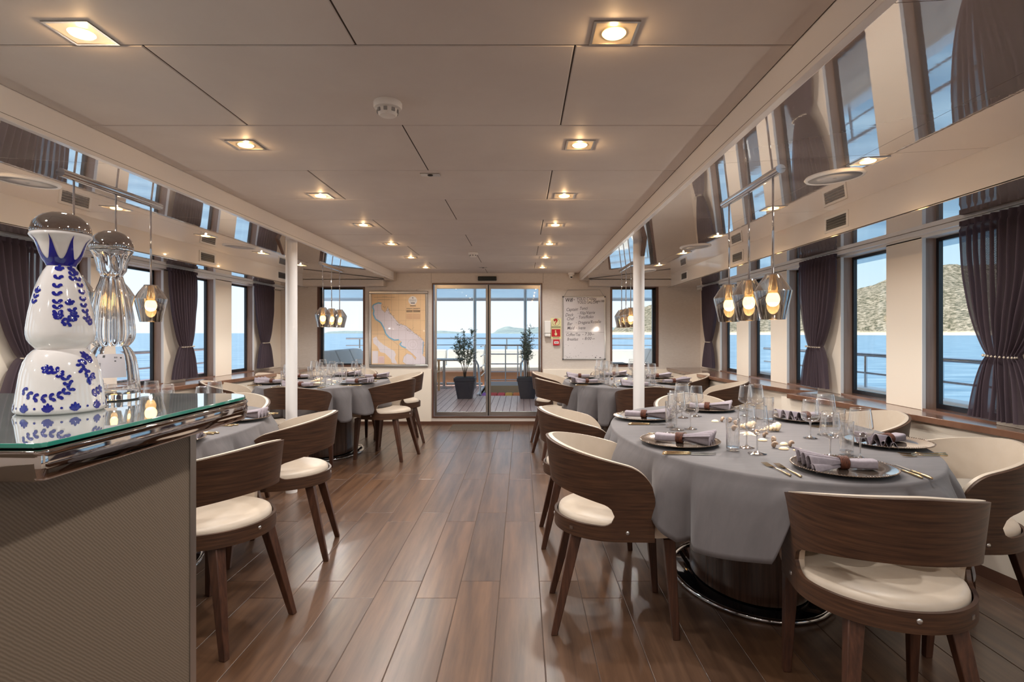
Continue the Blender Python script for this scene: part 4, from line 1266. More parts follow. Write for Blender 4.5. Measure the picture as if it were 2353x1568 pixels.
speaker(1.53, 2.77, 'round white speaker in the right side ceiling, nearer one'); speaker(1.53, 5.0, 'round white speaker in the right side ceiling, farther one')
speaker(-2.5, 2.86, 'round white speaker in the left side ceiling, nearer one'); speaker(-2.5, 5.0, 'round white speaker in the left side ceiling, farther one')
speaker(1.5, 6.9, 'round white speaker in the right side ceiling, farthest one by the end window')
def smoke(x, y, label):
    e = empty('smoke_detector', (x, y, CZ)); tag(e, label, 'smoke detector', 'smoke detectors')
    mb = MB(); mb.lathe([(0, 0), (.048, 0), (.050, -.004), (.050, -.018), (.047, -.023), (.036, -.026)], 40); mb.build('base', M['white'], e, smooth=40)
    mb = MB(); mb.lathe([(.036, -.024), (.033, -.044), (.028, -.049), (0, -.051)], 32, close=False); mb.build('head', M['white'], e, smooth=40)
    sl = MB()
    for k in range(8):
        a = 2*pi*k/8; c, s_ = cos(a), sin(a); r0, r1 = .0335, .0385
        sl.obox((0, 0), (c, s_), (-s_, c), 0, 0, 0, 0) if False else sl.hexa([(r0*c-s_*-.006, r0*s_+c*-.006, -.040), (r1*c-s_*-.006, r1*s_+c*-.006, -.040), (r1*c-s_*.006, r1*s_+c*.006, -.040), (r0*c-s_*.006, r0*s_+c*.006, -.040)],
            [(r0*c-s_*-.006, r0*s_+c*-.006, -.028), (r1*c-s_*-.006, r1*s_+c*-.006, -.028), (r1*c-s_*.006, r1*s_+c*.006, -.028), (r0*c-s_*.006, r0*s_+c*.006, -.028)])
    sl.build('vent_slots', M['grey'], e)
smoke(-.48, 2.02, 'white smoke detector on the ceiling, nearer one'); smoke(-.50, 5.77, 'white smoke detector on the ceiling, farther one')
for x, y, l in ((-.478, 2.94, 'small rectangular emergency light in the ceiling, nearer one'), (-.49, 7.1, 'small rectangular emergency light in the ceiling near the door')):
    e = empty('emergency_light', (x, y, CZ)); tag(e, l, 'emergency light', 'emergency lights in the ceiling')
    mb = MB(); mb.box(-.05, .05, -.025, .025, -.004, 0); mb.build('plate', M['steel'], e, bevel=.001)
    mb = MB(); mb.lathe([(0, -.009), (.012, -.008), (.016, -.003)], 20, close=False); mb.build('lens', M['black'], e, smooth=True)
# door sensor, cctv
mb = MB(); mb.box(-.128, .128, -.035, 0, -.03, .03); o = mb.build('door_sensor', mat('sensor_black', lin(28,36,36), .25), None, bevel=.008, loc=(wx(1119.5, 7.75), D_END-.001, wz(640.5, 7.76)))
tag(o, 'black motion sensor box above the sliding door', 'sensor')
e = empty('security_camera', (wx(1313, 7.7), D_END-.06, CZ)); tag(e, 'white dome security camera under the ceiling by the whiteboard', 'security camera')
mb = MB(); mb.lathe([(0, 0), (.046, 0), (.044, -.025), (.03, -.032)], 32); mb.build('base', M['white'], e, smooth=40)
mb = MB(); mb.lathe([(0, -.078), (.014, -.075), (.027, -.065), (.033, -.05), (.031, -.035), (.024, -.028)], 32, close=False); hd = mb.build('dome', M['white'], e, smooth=True)
mb = MB(); mb.lathe([(0, -.006), (.015, -.002), (.018, .008)], 24, c=(0, -.026, -.055), axis='y', close=False); mb.build('lens', M['black'], e, smooth=True)

# ------------------------------------------------------------------ text helper
FONTS = {}
def text_mesh(s, size, x, z, y, m, name, parent, shear=0, bold=0, align='LEFT', rot=0, sx=1):
    cu = bpy.data.curves.new('t', 'FONT'); cu.body = s; cu.size = size; cu.shear = shear; cu.offset = bold; cu.align_x = align; cu.resolution_u = 2; cu.extrude = .0003
    ob = bpy.data.objects.new('t', cu); COL.objects.link(ob)
    bpy.context.view_layer.update()
    me = bpy.data.meshes.new_from_object(ob.evaluated_get(bpy.context.evaluated_depsgraph_get()))
    bpy.data.objects.remove(ob); bpy.data.curves.remove(cu)
    Mx = Matrix.Translation((x, y, z)) @ Matrix.Rotation(pi/2, 4, 'X') @ Matrix.Rotation(rot, 4, 'Z') @ Matrix.Diagonal((sx, 1, 1, 1))
    me.transform(Mx); me.materials.clear(); me.materials.append(m)
    o = bpy.data.objects.new(name, me); COL.objects.link(o)
    if parent: o.parent = parent
    return o

# ------------------------------------------------------------------ sea chart
def chart():
    yb = D_END
    C = lambda x, y: (wx(x/6.271+820, 7.74), wz(y/6.271+650, 7.74))
    x0, z1 = C(168, 120); x1, z0 = C(1020, 1218); ox, oz = (x0+x1)/2, (z0+z1)/2
    e = empty('sea_chart', (ox, yb, oz)); tag(e, 'framed nautical chart on the end wall left of the sliding door', 'chart')
    c = lambda x, y: (C(x, y)[0]-ox, C(x, y)[1]-oz)
    X0, X1, Z0, Z1 = x0-ox, x1-ox, z0-oz, z1-oz
    mb = MB(); t = .034
    for a, b, p, q in ((X0, X1, Z1-t, Z1), (X0, X1, Z0, Z0+t), (X0, X0+t, Z0+t, Z1-t), (X1-t, X1, Z0+t, Z1-t)): mb.box(a, b, -.028, -.001, p, q)
    mb.build('frame', M['steel'], e, bevel=.006)
    mb = MB(); mb.box(X0+t, X1-t, -.014, -.001, Z0+t, Z1-t); mb.build('backing', mat('chart_paper', lin(214,206,200), .35), e)
    def sheet(poly, y0, y1, name, col, parent=e):
        mb = MB(); mb.prism_y([c(*p) for p in poly], y0, y1); return mb.build(name, mat(name+'_colour', col, .4, coat=.3), parent)
    sheet([(200,160),(200,1180),(985,1180),(985,160)], -.0155, -.014, 'land_area', lin(236,200,156))
    sea = [(215,330),(208,360),(230,400),(218,450),(250,530),(330,580),(370,650),(400,740),(450,800),(530,840),(600,830),(640,850),(600,885),(620,920),(700,950),(780,1010),(850,1080),(840,1115),(790,1045),(720,1022),(670,1070),(655,1140),(700,1178),(983,1178),(983,1085),(945,1040),(950,960),(965,860),(930,800),(860,750),(780,690),(700,620),(600,590),(530,500),(470,430),(440,350),(400,430),(350,380),(345,330),(355,290),(300,283),(250,300)]
    rnd = random.Random(3)
    def rough(poly, amp):
        r = []
        for (a, b) in zip(poly, poly[1:]+poly[:1]):
            n = max(1, int(math.hypot(a[0]-b[0], a[1]-b[1])/14))
            for i in range(n):
                t = i/n; r.append((a[0]+(b[0]-a[0])*t+rnd.uniform(-amp, amp), a[1]+(b[1]-a[1])*t+rnd.uniform(-amp, amp)))
        return r
    s = sheet(rough(sea, 4), -.0165, -.0155, 'sea_area', lin(226,216,222))
    coast = sea[:18]
    inner = []
    def ribbon(pts, wd, y, name, col, closed=False):
        mb = MB()
        for a, b in zip(pts, pts[1:]):
            A_, B_ = c(*a), c(*b); dx, dz = B_[0]-A_[0], B_[1]-A_[1]; l = math.hypot(dx, dz) or 1; nx, nz = -dz/l*wd, dx/l*wd
            mb.prism_y([(A_[0]-nx, A_[1]-nz), (B_[0]-nx, B_[1]-nz), (B_[0]+nx, B_[1]+nz), (A_[0]+nx, A_[1]+nz)], y-.0005, y)
        return mb.build(name, mat(name+'_colour', col, .5), e)
    ribbon([(300,290),(232,318),(222,350),(240,400),(232,455),(262,522),(340,575),(382,650),(412,735),(460,790),(535,828),(600,822)], .0085, -.0166, 'shallow_water', lin(128,186,214))
    ribbon([(640,860),(615,885),(640,915),(700,940)], .008, -.0166, 'shallow_water', lin(128,186,214))
    ribbon([(345,295),(300,290)], .010, -.0168, 'shallow_water', lin(128,186,214)); ribbon([(955,850),(948,960),(945,1030)], .006, -.0168, 'shallow_water', lin(158,186,214))
    # rocky islands
    mb = MB()
    def blot(x, y, r_):
        p = [(x+r_*rnd.uniform(.5, 1.2)*cos(a)*1.6, y+r_*rnd.uniform(.5, 1.2)*sin(a)*.7) for a in [k*pi/3 for k in range(6)]]
        mb.prism_y([c(*q) for q in p][::-1], -.0172, -.0166)
    for i in range(150):
        t = rnd.random(); k = rnd.choice([((360,300),(470,470)), ((470,470),(620,620)), ((560,600),(780,720)), ((600,590),(780,690)), ((780,690),(940,810)), ((940,810),(975,1040)), ((440,350),(480,450))])
        x = k[0][0]+(k[1][0]-k[0][0])*t+rnd.gauss(0, 12); y = k[0][1]+(k[1][1]-k[0][1])*t+rnd.gauss(0, 12); blot(x, y, rnd.uniform(2, 6))
    for i in range(120): blot(rnd.uniform(220, 970), rnd.uniform(300, 1160), rnd.uniform(.8, 2))
    o_ = mb.build('islands', mat('islands_colour', lin(132,118,108), .6), e); o_['kind'] = 'stuff'
    sheet(rough([(225,800),(275,770),(300,830),(370,890),(450,940),(540,990),(555,1040),(540,1090),(580,1170),(500,1160),(480,1100),(400,1020),(330,1000),(290,920),(230,870)], 3), -.0165, -.0155, 'inset_sea', lin(230,220,224))
    sheet([(215,985),(215,1165),(300,1165),(300,985)], -.0165, -.0155, 'legend_box', lin(228,218,222)); sheet([(305,1060),(305,1165),(390,1165),(390,1060)], -.0165, -.0155, 'legend_box', lin(230,204,204))
    sheet([(800+62*cos(a), 255+62*sin(a)) for a in [2*pi*i/40 for i in range(40)]][::-1], -.0165, -.0155, 'title_disc', lin(236,230,226))
    ln = MB()
    def seg(a, b, w_=.0007, y=-.0172):
        A_, B_ = c(*a), c(*b); dx, dz = B_[0]-A_[0], B_[1]-A_[1]; l = math.hypot(dx, dz) or 1; nx, nz = -dz/l*w_, dx/l*w_
        ln.prism_y([(A_[0]-nx, A_[1]-nz), (B_[0]-nx, B_[1]-nz), (B_[0]+nx, B_[1]+nz), (A_[0]+nx, A_[1]+nz)], y-.0003, y)
    for x in (290, 393, 493, 597, 700, 805, 910): seg((x, 162), (x, 1178), .0005)
    for y in (247, 395, 545, 685, 825, 965): seg((202, y), (983, y), .0005)
    for a, b in (((202,162),(983,162)),((983,162),(983,1178)),((983,1178),(202,1178)),((202,1178),(202,162)),((210,740),(380,740)),((380,740),(600,905)),((600,905),(600,1178)),((780,680),(820,640))): seg(a, b, .0009)
    for r_ in (38, 75):
        P = [(800+r_*cos(a), 892+r_*sin(a)) for a in [2*pi*i/24 for i in range(25)]]
        for a, b in zip(P, P[1:]): seg(a, b, .0005)
    for k in range(4):
        P = [(880-20*k+40*sin(i/10*3)+i*4, 800+i*22) for i in range(11)]
        for a, b in zip(P, P[1:]): seg(a, b, .0004)
    sh = rough(sea, 4)
    for a, b in zip(sh, sh[1:]+sh[:1]): seg(a, b, .0008)
    ln.build('grid_lines', mat('chart_ink', lin(140,124,112), .6), e)
    tx = MB(); keep = ln; ln = tx
    for x0_, x1_ in ((708, 797), (808, 908)):
        for k in range(3): seg((x0_, 366+k*7), (x1_-(30 if k == 2 else 0), 366+k*7), .0011)
        for k in range(6): seg((x0_, 398+k*5), (x1_, 398+k*5), .0011)
    seg((762, 333), (845, 333), .0045); seg((752, 250), (852, 250), .0022); seg((760, 270), (850, 270), .0012); seg((772, 292), (832, 292), .006); seg((794, 212), (808, 225), .005)
    seg((240, 208), (540, 208), .001); seg((360, 200), (430, 200), .001); seg((300, 242), (480, 242), .001)
    tx.build('printed_text', mat('dark_ink', lin(96,86,88), .6), e)
    tx = MB(); ln = tx
    for x0_, x1_ in ((708, 797), (808, 908)):
        for k in range(12): seg((x0_, 448+k*7), (x1_, 448+k*7), .0007)
    for k in range(9): seg((312, 1080+k*9), (382, 1080+k*9), .0007)
    tx.build('printed_text', mat('rose_ink', lin(190,140,128), .6), e)
    for x in (333, 856):
        X_, Z_ = c(x, 105); mb = MB(); mb.tube([(X_-.006, -.02, Z1), (X_-.002, -.012, Z1+.022), (X_+.004, -.012, Z1+.022), (X_+.008, -.02, Z1)], .002, 6); mb.build('hook', M['steel'], e)
chart()

# ------------------------------------------------------------------ whiteboard
def whiteboard():
    C = lambda x, y: (wx(x/6.533+1240, 7.75), wz(y/6.533+600, 7.75))
    x0, z1 = C(346, 530); x1, z0 = C(990, 1482); ox, oz = (x0+x1)/2, (z0+z1)/2
    e = empty('whiteboard', (ox, D_END, oz)); tag(e, 'whiteboard with handwritten crew list right of the sliding door', 'whiteboard')
    c = lambda x, y: (C(x, y)[0]-ox, C(x, y)[1]-oz)
    X0, X1, Z0, Z1 = x0-ox, x1-ox, z0-oz, z1-oz
    mb = MB(); t = .012
    for a, b, p, q in ((X0, X1, Z1-t, Z1), (X0, X1, Z0, Z0+t), (X0, X0+t, Z0+t, Z1-t), (X1-t, X1, Z0+t, Z1-t)): mb.box(a, b, -.022, -.001, p, q)
    mb.build('frame', M['steel'], e, bevel=.002)
    mb = MB(); mb.box(X0+t, X1-t, -.014, -.001, Z0+t, Z1-t); mb.build('writing_surface', mat('whiteboard_enamel', lin(222,216,216), .12, coat=.6), e)
    for sx, sz in ((X0, Z0), (X0, Z1), (X1, Z0), (X1, Z1)):
        a = .016; mb = MB(); mb.box(sx-.003 if sx < 0 else sx-a, sx+a if sx < 0 else sx+.003, -.025, -.001, sz-.003 if sz < 0 else sz-a, sz+a if sz < 0 else sz+.003); mb.build('corner_cap', M['pot'], e, bevel=.003)
    mb = MB(); q = [c(365, 530), c(425, 433), c(905, 430), c(968, 530)]
    mb.tube([(p[0], -.012, p[1]) for p in q], .0025, 6); mb.build('hanging_cord', M['grey'], e)
    ink = mat('marker_ink', lin(92,86,90), .6); dk = mat('dark_marker_ink', lin(40,38,44), .6)
    def T_(s, x, y, size, m=ink, sh=.2, sx=.85, rot=0, b=0.0): 
        X, Z = c(x, y); text_mesh(s, size, X, Z, -.0145, m, 'handwriting', e, shear=sh, sx=sx, rot=rot, bold=b)
    T_('Wifi', 382, 612, .075, dk, .25, .8, 0, .0012); T_('-', 505, 600, .08, dk)
    T_('YOLO CABIN', 556, 590, .058, ink, .05, .78, 0, .0004); T_('YOLO SALON', 566, 640, .058, ink, .05, .78, 0, .0004)
    T_('>', 806, 622, .08, ink, 0, .6); T_('yolo1884', 842, 618, .046, ink, .2, .78, 0, .0006)
    for l, x, y, r_, x2, y2 in (('Captain', 396, 752, 'Tonci', 598, 735), ('Deck', 385, 832, 'Filip/Vatrix', 602, 805), ('Chef', 405, 892, 'Toni/Roko', 582, 868), ('Bar', 412, 966, 'Dragana/Rozelle', 575, 948), ('Maid', 412, 1030, 'Ivana', 580, 1028)):
        T_(l, x, y, .062, ink, .3, .82, .03, .0003); T_(r_, x2, y2, .060, ink, .3, .80, .05, .0003); T_('-', x2-34, y2-6, .055)
    T_('Coffee/Tea', 395, 1126, .060, ink, .3, .72, .0, .0003); T_('- 7:30', 640, 1120, .060, ink, .2, .9, 0, .0003); T_('am', 780, 1112, .034, ink, .2)
    T_('Breakfast', 412, 1195, .056, ink, .3, .72, .0, .0003); T_('- 8:00', 640, 1186, .060, ink, .2, .9, 0, .0003); T_('am', 792, 1178, .034, ink, .2)
    mb = MB(); a, b = c(388, 1068), c(965, 1072); mb.prism_y([(a[0], a[1]-.0016), (b[0], b[1]-.0016), (b[0], b[1]+.0012), (a[0], a[1]+.0012)], -.0148, -.0142)
    rnd = random.Random(5)
    for i in range(70):
        x = rnd.choice([rnd.gauss(450, 50), rnd.uniform(365, 960)]); y = rnd.gauss(1445, 16) if i < 52 else rnd.uniform(1130, 1420)
        if not (362 < x < 970 and 1100 < y < 1462): continue
        p = c(x, y); r_ = rnd.uniform(.001, .0034); mb.prism_y([(p[0]+r_*1.6*cos(k), p[1]+r_*sin(k)) for k in (0, 1, 2, 3, 4, 5)], -.0148, -.0142)
    for x in (842, 910): p = c(x, 1452); mb.prism_y([(p[0]+.012*cos(k), p[1]+.008*sin(k)) for k in (0, 1, 2, 3, 4, 5)], -.0148, -.0142)
    mb.build('marker_smudges', ink, e)
whiteboard()

# ------------------------------------------------------------------ dispenser and safety signs
def signs():
    C = lambda x, y: (wx(x/6.533+1240, 7.76), wz(y/6.533+600, 7.76))
    x0, z1 = C(70, 900); x1, z0 = C(168, 1140)
    e = empty('soap_dispenser', ((x0+x1)/2, D_END, (z0+z1)/2)); tag(e, 'slim white wall dispenser between the sliding door and the yellow sign', 'dispenser')
    w_, h = (x1-x0)/2, (z1-z0)/2
    mb = MB(); mb.box(-w_, w_, -.06, 0, -h+.05, h); mb.build('body', M['white'], e, bevel=.008)
    mb = MB(); mb.box(-w_+.004, w_-.004, -.07, 0, -h, -h+.045); mb.build('nozzle', M['white'], e, bevel=.012)
    x0, z1 = C(168, 858); x1, z0 = C(326, 1172); cx, cz = (x0+x1)/2, (z0+z1)/2
    e = empty('call_point_sign', (cx, D_END, cz)); tag(e, 'pale yellow safety sign with red question mark and red hand square', 'sign')
    yel = mat('photoluminescent_yellow', lin(232,226,172), .4); red = mat('sign_red', lin(196,30,44), .4)
    w_, h = (x1-x0)/2, (z1-z0)/2
    c = lambda x, y: (C(x, y)[0]-cx, C(x, y)[1]-cz)
    mb = MB(); mb.box(-w_, w_, -.004, 0, -h, h); mb.build('plate', yel, e)
    mb = MB(); a, b = c(182, 1025), c(312, 1137); mb.box(a[0], b[0], -.0048, -.004, b[1], a[1]); mb.build('red_square', red, e)
    p = c(247, 918); mb = MB(); mb.tube([(p[0]+.05*cos(t), -.005, p[1]+.05*sin(t)) for t in [2*pi*i/40 for i in range(40)]], .0016, 5, closed=True); mb.build('ring', M['pot'], e)
    mb = MB(); pts = [c(*q) for q in ((222,905),(226,885),(240,876),(256,882),(261,898),(250,915),(238,932),(236,950),(244,962))]
    mb.tube([(q[0], -.006, q[1]) for q in pts], [.009,.012,.012,.011,.009,.007,.005,.0035,.002], 8); mb.build('question_mark', red, e, smooth=True)
    # hand with raised finger
    mb = MB()
    mb.prism_y([c(*q) for q in ((232,1040),(246,1040),(250,1078),(262,1085),(264,1105),(254,1120),(236,1120),(226,1102),(224,1088),(236,1086))][::-1], -.0056, -.0048)
    p = c(240, 1046); mb.prism_y([(p[0]+.008*cos(t), p[1]+.008*sin(t)) for t in [2*pi*i/12 for i in range(12)]], -.0058, -.0048)
    mb.build('hand_symbol', yel, e)
    mb = MB()
    for y in (984, 994, 1004, 1148, 1158):
        a, b = c(180 if y < 1100 else 196, y-3), c(315 if y < 1100 else 300, y+3); mb.box(a[0], b[0], -.0046, -.004, b[1], a[1])
    mb.build('small_print', mat('sign_green_ink', lin(110,118,90), .5), e)
    x0, z1 = C(203, 1178); x1, z0 = C(299, 1268); cx, cz = (x0+x1)/2, (z0+z1)/2
    e = empty('alarm_button', (cx, D_END, cz)); tag(e, 'red alarm call box with white centre below the yellow sign', 'alarm button')
    w_, h = (x1-x0)/2, (z1-z0)/2
    mb = MB(); mb.box(-w_, w_, -.035, 0, -h, h); mb.build('housing', red, e, bevel=.004)
    mb = MB(); mb.box(-w_*.68, w_*.68, -.037, -.034, -h*.42, h*.36); mb.build('break_glass', M['white'], e)
    mb = MB()
    for k in range(3): mb.box(-.018+.013*k, -.009+.013*k, -.038, -.037, -.008, .004)
    mb.build('marking', M['black'], e)
signs()

# ------------------------------------------------------------------ door mat
x0, y1 = at(1045, 976.5, 0)[0], 7.7
mb = MB(); mb.hexa([(-.95,7.22,0),(-.155,7.22,0),(-.16,7.70,0),(-.95,7.70,0)], [(-.94,7.23,.012),(-.165,7.23,.012),(-.165,7.69,.012),(-.94,7.69,.012)])
tag(mb.build('door_mat', M['mat']), 'dark brown fibre mat on the floor before the sliding door', 'door mat')

# papers on the ledge
e = empty('ledge_grille', (2.27, 4.15, LEDGE)); tag(e, 'flat metal air grille lying on the right window ledge behind the near table', 'grille')
mb = MB()
mb.obox((0, 0), (1, -.12), (.12, 1), .06, .22, 0, .003)
for k in range(-5, 6): mb.obox((k*.01, 0), (1, -.12), (.12, 1), .0025, .2, .003, .005)
mb.build('plate', mat('ledge_grille_metal', lin(128,124,120), .35, metal=.6), e)

# ------------------------------------------------------------------ curtains
def curtain(X, yc, Wt, tie_y, zt_tie, Wb, sgn, label, zbot=.815, thick=.045, seed=0):
    e = empty('curtain', (X, yc, ZS-.02)); tag(e, label, 'curtain', 'aubergine curtains tied with beads')
    rnd = random.Random(seed); mb = MB(); npl = 11; Ztop = ZS-.022; ph = [rnd.uniform(-.35, .35) for _ in range(npl+3)]
    def f(u, v):
        z = Ztop+(zbot-Ztop)*v; vt = (Ztop-zt_tie)/(Ztop-zbot)
        if v < vt:
            q = v/vt; k = 1-q**1.9; wd = .17+(Wt-.17)*(max(0, k)**.8); c = (tie_y-yc)*q**1.6
        else:
            q = (v-vt)/(1-vt); wd = .17+(Wb-.17)*(q**.55); c = tie_y-yc+(rnd_off)*q
        uu = u*npl; kk = int(uu); ff = uu-kk; pp_ = ph[kk]*(1-ff)+ph[kk+1]*ff
        dep = thick*(.45+.55*min(1, wd/Wt+.3)); dep = dep*(.6 if v < .05 else 1)
        roundness = .02*(1-(2*u-1)**2)
        x = -sgn*(roundness)+dep*.5*sin(2*pi*(uu*1.0+pp_*v*1.5))+.006*noise.noise(Vector((u*6, v*5, seed)))
        fold = .012*sin(6*pi*u+8*v)*v
        return (x, c+(u-.5)*wd+fold*(1-abs(2*u-1)), z-(ZS-.02)), (u*1.2, v*1.1)
    rnd_off = rnd.uniform(-.02, .02)
    mb.grid(f, 150, 60)
    mb.build('drape', M['curtain'], e, smooth=True)
    tb = MB(); n = 26
    for i in range(n):
        a = 2*pi*i/n; c = (-sgn*.02+.042*cos(a), tie_y-yc+.092*sin(a), zt_tie-(ZS-.02)+.004*sin(a))
        r_ = .0075; vs = [(c[0]+x*r_, c[1]+y*r_, c[2]+z*r_) for x, y, z in ((1,0,0),(0,1,0),(-1,0,0),(0,-1,0),(0,0,1),(0,0,-1))]
        tb.add(vs, [(0,1,4),(1,2,4),(2,3,4),(3,0,4),(1,0,5),(2,1,5),(3,2,5),(0,3,5)])
    tb.build('bead_tie', M['bead'], e, smooth=True)['label'] = 'pale bead tieback'
    hd_ = MB(); hd_.box(-.012, .012, -Wt/2, Wt/2, -.028, -.002); hd_.build('heading_tape', M['curtain'], e)
XR, XL = WR-.075, WL+.075
curtain(XR, 2.76, .60, 2.79, 1.135, .42, 1, 'aubergine curtain at the right wall, nearest us, cut by the frame', seed=1)
curtain(XR, 4.56, .54, 4.58, 1.14, .42, 1, 'aubergine curtain at the right wall, middle one behind the pendants', seed=2)
curtain(XR, 7.16, .56, 7.2, 1.14, .42, 1, 'aubergine curtain at the right wall, far corner by the end wall', seed=3)
curtain(XL, 3.72, .56, 3.74, 1.09, .42, -1, 'aubergine curtain at the left wall behind the ceramic decanter', seed=4)
curtain(XL, 5.41, .46, 5.45, 1.12, .42, -1, 'aubergine curtain at the left wall, middle one between two windows', seed=5)
curtain(XL, 7.12, .54, 7.14, 1.13, .42, -1, 'aubergine curtain at the left wall, far corner by the end wall', seed=6)

# ------------------------------------------------------------------ outside: decks, rails, sofa, plants
DZ = .05
def deck():
    mb = MB()
    # stairwell opening between x -.95..1.0? and y 10.9..12.4
    hx0, hx1, hy0, hy1 = wx(1100, 10.85), wx(1200, 10.85), 10.85, 12.6
    for a, b, c, d in ((-4.2, hx0, D_END+.09, 14.6), (hx1, 3.3, D_END+.09, 14.6), (hx0, hx1, D_END+.09, hy0), (hx0, hx1, hy1, 14.6)): mb.box(a, b, c, d, DZ-.06, DZ)
    struct(mb.build('floor', M['deck']), 'red-brown teak planks of the aft deck')
    mb = MB()
    for i in range(-30, 25):
        x = -.47+i*.11+.055
        if x < -4.1 or x > 3.2: continue
        ye = hy0 if hx0 < x < hx1 else 13.2
        mb.box(x-.004, x+.004, D_END+.1, ye, DZ-.001, DZ+.0006)
    struct(mb.build('floor', mat('deck_caulk', lin(120,84,74), .7)), 'dark caulking lines of the aft deck')
    mb = MB(); mb.box(-4.6, 3.7, D_END+.16, 12.5, 2.0, 2.06)
    struct(mb.build('ceiling', M['deckceil']), 'white roof over the aft deck')
    mb = MB(); mb.box(-4.6, 3.7, 12.5, 12.62, 1.965, 2.12)
    struct(mb.build('trim_15', M['deckwhite']), 'edge beam of the aft deck roof')
    # stair trunk
    mb = MB(); mb.box(hx0, hx1, hy1, hy1+.05, -1.5, DZ+.12); mb.box(hx0-.04, hx0, hy0, hy1, -1.5, DZ+.03); mb.box(hx1, hx1+.04, hy0, hy1, -1.5, DZ+.03)
    struct(mb.build('trim_16', M['deckwhite']), 'white trunk of the stairwell on the aft deck')
    mb = MB(); mb.box(hx0-.02, hx1+.02, hy1-.01, hy1, -.6, DZ+.03)
    struct(mb.build('trim_17', M['teak']), 'pale stairwell lining')
    # coloured towels in the stairwell
    cols = [(168,96,190), (222,70,60), (226,60,70), (240,170,50), (236,120,40)]
    for i, c in enumerate(cols):
        mb = MB(); x0_ = hx0+.03+i*(hx1-hx0-.06)/5; mb.box(x0_, x0_+(hx1-hx0-.06)/5-.01, hy0+.12, hy0+.7, DZ-.24, DZ-.01)
        o = mb.build('folded_towel', mat('towel', lin(*c), .9), None, bevel=.02)
        tag(o, ['purple', 'coral red', 'rose red', 'amber', 'orange'][i]+' folded towel in the stairwell beyond the sliding door', 'towel', 'coloured towels in the stairwell')
    # poles
    for px, l in ((1091, 'left'), (1207, 'right')):
        mb = MB(); mb.lathe([(.036, DZ), (.036, 2.0)], 20); o = mb.build('deck_post', M['steel'], None, smooth=40, loc=(wx(px, 12.35), 12.35, 0)); tag(o, f'steel roof post of the aft deck, {l} one seen through the door', 'post', 'steel deck posts')
    # stair railing
    def rail(name, pts_list, label, r=.02):
        e = empty(name, (0, 0, 0)); tag(e, label, 'railing', 'steel railings on deck')
        for nm, pts, rr in pts_list:
            mb = MB(); mb.tube(pts, rr, 8); mb.build(nm, M['steel'], e, smooth=40)
        return e
    pl_ = []
    for z in (.98, .78, .56, .38, .2): pl_.append(('rail', [(hx0, hy1+.1, z), (hx1, hy1+.1, z)], .02 if z == .98 else .012))
    for x in (hx0, hx0+.55*(hx1-hx0), hx1-.1): pl_.append(('post', [(x, hy1+.1, DZ), (x, hy1+.1, .98)], .016))
    for sx in (hx0, ):
        for z in (.98, .78, .56, .38): pl_.append(('rail', [(sx, hy1+.1, z), (sx, hy0+.6, z)], .012))
    rail('stair_railing', pl_, 'steel railing around the stairwell seen through the door')
    rail('handrail', [('rail', [(hx0+.03, hy0+.1, DZ), (hx0-.03, hy0+.25, .62), (hx0-.08, hy0+.35, .70), (hx0-.14, hy0+.35, .70)], .02)], 'bent steel handrail left of the stairwell')
    rail('handrail', [('rail', [(hx1-.03, hy0+.1, DZ), (hx1-.03, hy0+.12, .66), (hx1+.02, hy0+.2, .72), (hx1+.10, hy0+.3, .72)], .02)], 'bent steel handrail right of the stairwell')
    # stern rail (curved)
    def sy(x): return 14.6-.055*(x+.47)**2
    pl_ = []
    for z, rr in ((1.12, .022), (.95, .013), (.8, .013)):
        pl_.append(('rail', [(x, sy(x), z) for x in [-4.3+i*.35 for i in range(23)]], rr))
    for i in range(7): x = -4.0+i*1.2; pl_.append(('post', [(x, sy(x), .3), (x, sy(x), 1.12)], .018))
    rail('stern_railing', pl_, 'curved steel railing along the stern')
    # sofa: long bench with cushions
    e = empty('deck_sofa', (-.47, 13.6, DZ)); tag(e, 'long white cushioned bench along the stern', 'sofa')
    for i in range(7):
        xa = -3.2+i*.92
        mb = MB(); mb.box(xa+.01, xa+.91, -.55, .12, .30, .44); mb.build('seat_cushion', M['cushion'], e, bevel=.04)
        mb = MB(); mb.hexa([(xa+.01,.02,.42),(xa+.91,.02,.42),(xa+.91,.2,.42),(xa+.01,.2,.42)], [(xa+.01,.14,.80),(xa+.91,.14,.80),(xa+.91,.28,.80),(xa+.01,.28,.80)]); mb.build('back_cushion', M['cushion'], e, bevel=.03)
    mb = MB(); mb.box(-3.2, 3.24, -.5, .25, .06, .30); mb.build('base', M['sofabase'], e)
    for i in range(8):
        mb = MB(); mb.box(-3.15+i*.9, -3.09+i*.9, -.5, -.44, 0, .06); mb.build('leg', M['sofabase'], e)
    # corner benches
    for sx, lbl, m in ((-3.4, 'left', 'greycushion'), (2.45, 'right', 'cushion')):
        e = empty('corner_bench', (sx, 11.6, DZ)); tag(e, f'cushioned side bench outside the {lbl} end window', 'sofa', 'side benches')
        sg = -1 if sx < 0 else 1
        for i in range(3):
            y0 = -1.3+i*.9
            mb = MB(); mb.box(-.3, .3, y0+.01, y0+.89, .3, .44); mb.build('seat_cushion', M[m], e, bevel=.04)
            mb = MB(); mb.hexa([(min(sg*.1,sg*.3),y0+.01,.42),(max(sg*.1,sg*.3),y0+.01,.42),(max(sg*.1,sg*.3),y0+.89,.42),(min(sg*.1,sg*.3),y0+.89,.42)], [(min(sg*.3,sg*.45),y0+.01,.86),(max(sg*.3,sg*.45),y0+.01,.86),(max(sg*.3,sg*.45),y0+.89,.86),(min(sg*.3,sg*.45),y0+.89,.86)]); mb.build('back_cushion', M[m], e, bevel=.03)
        mb = MB(); mb.box(-.3, .3, -1.3, 1.4, 0, .3); mb.build('base', M['deckwhite'], e)
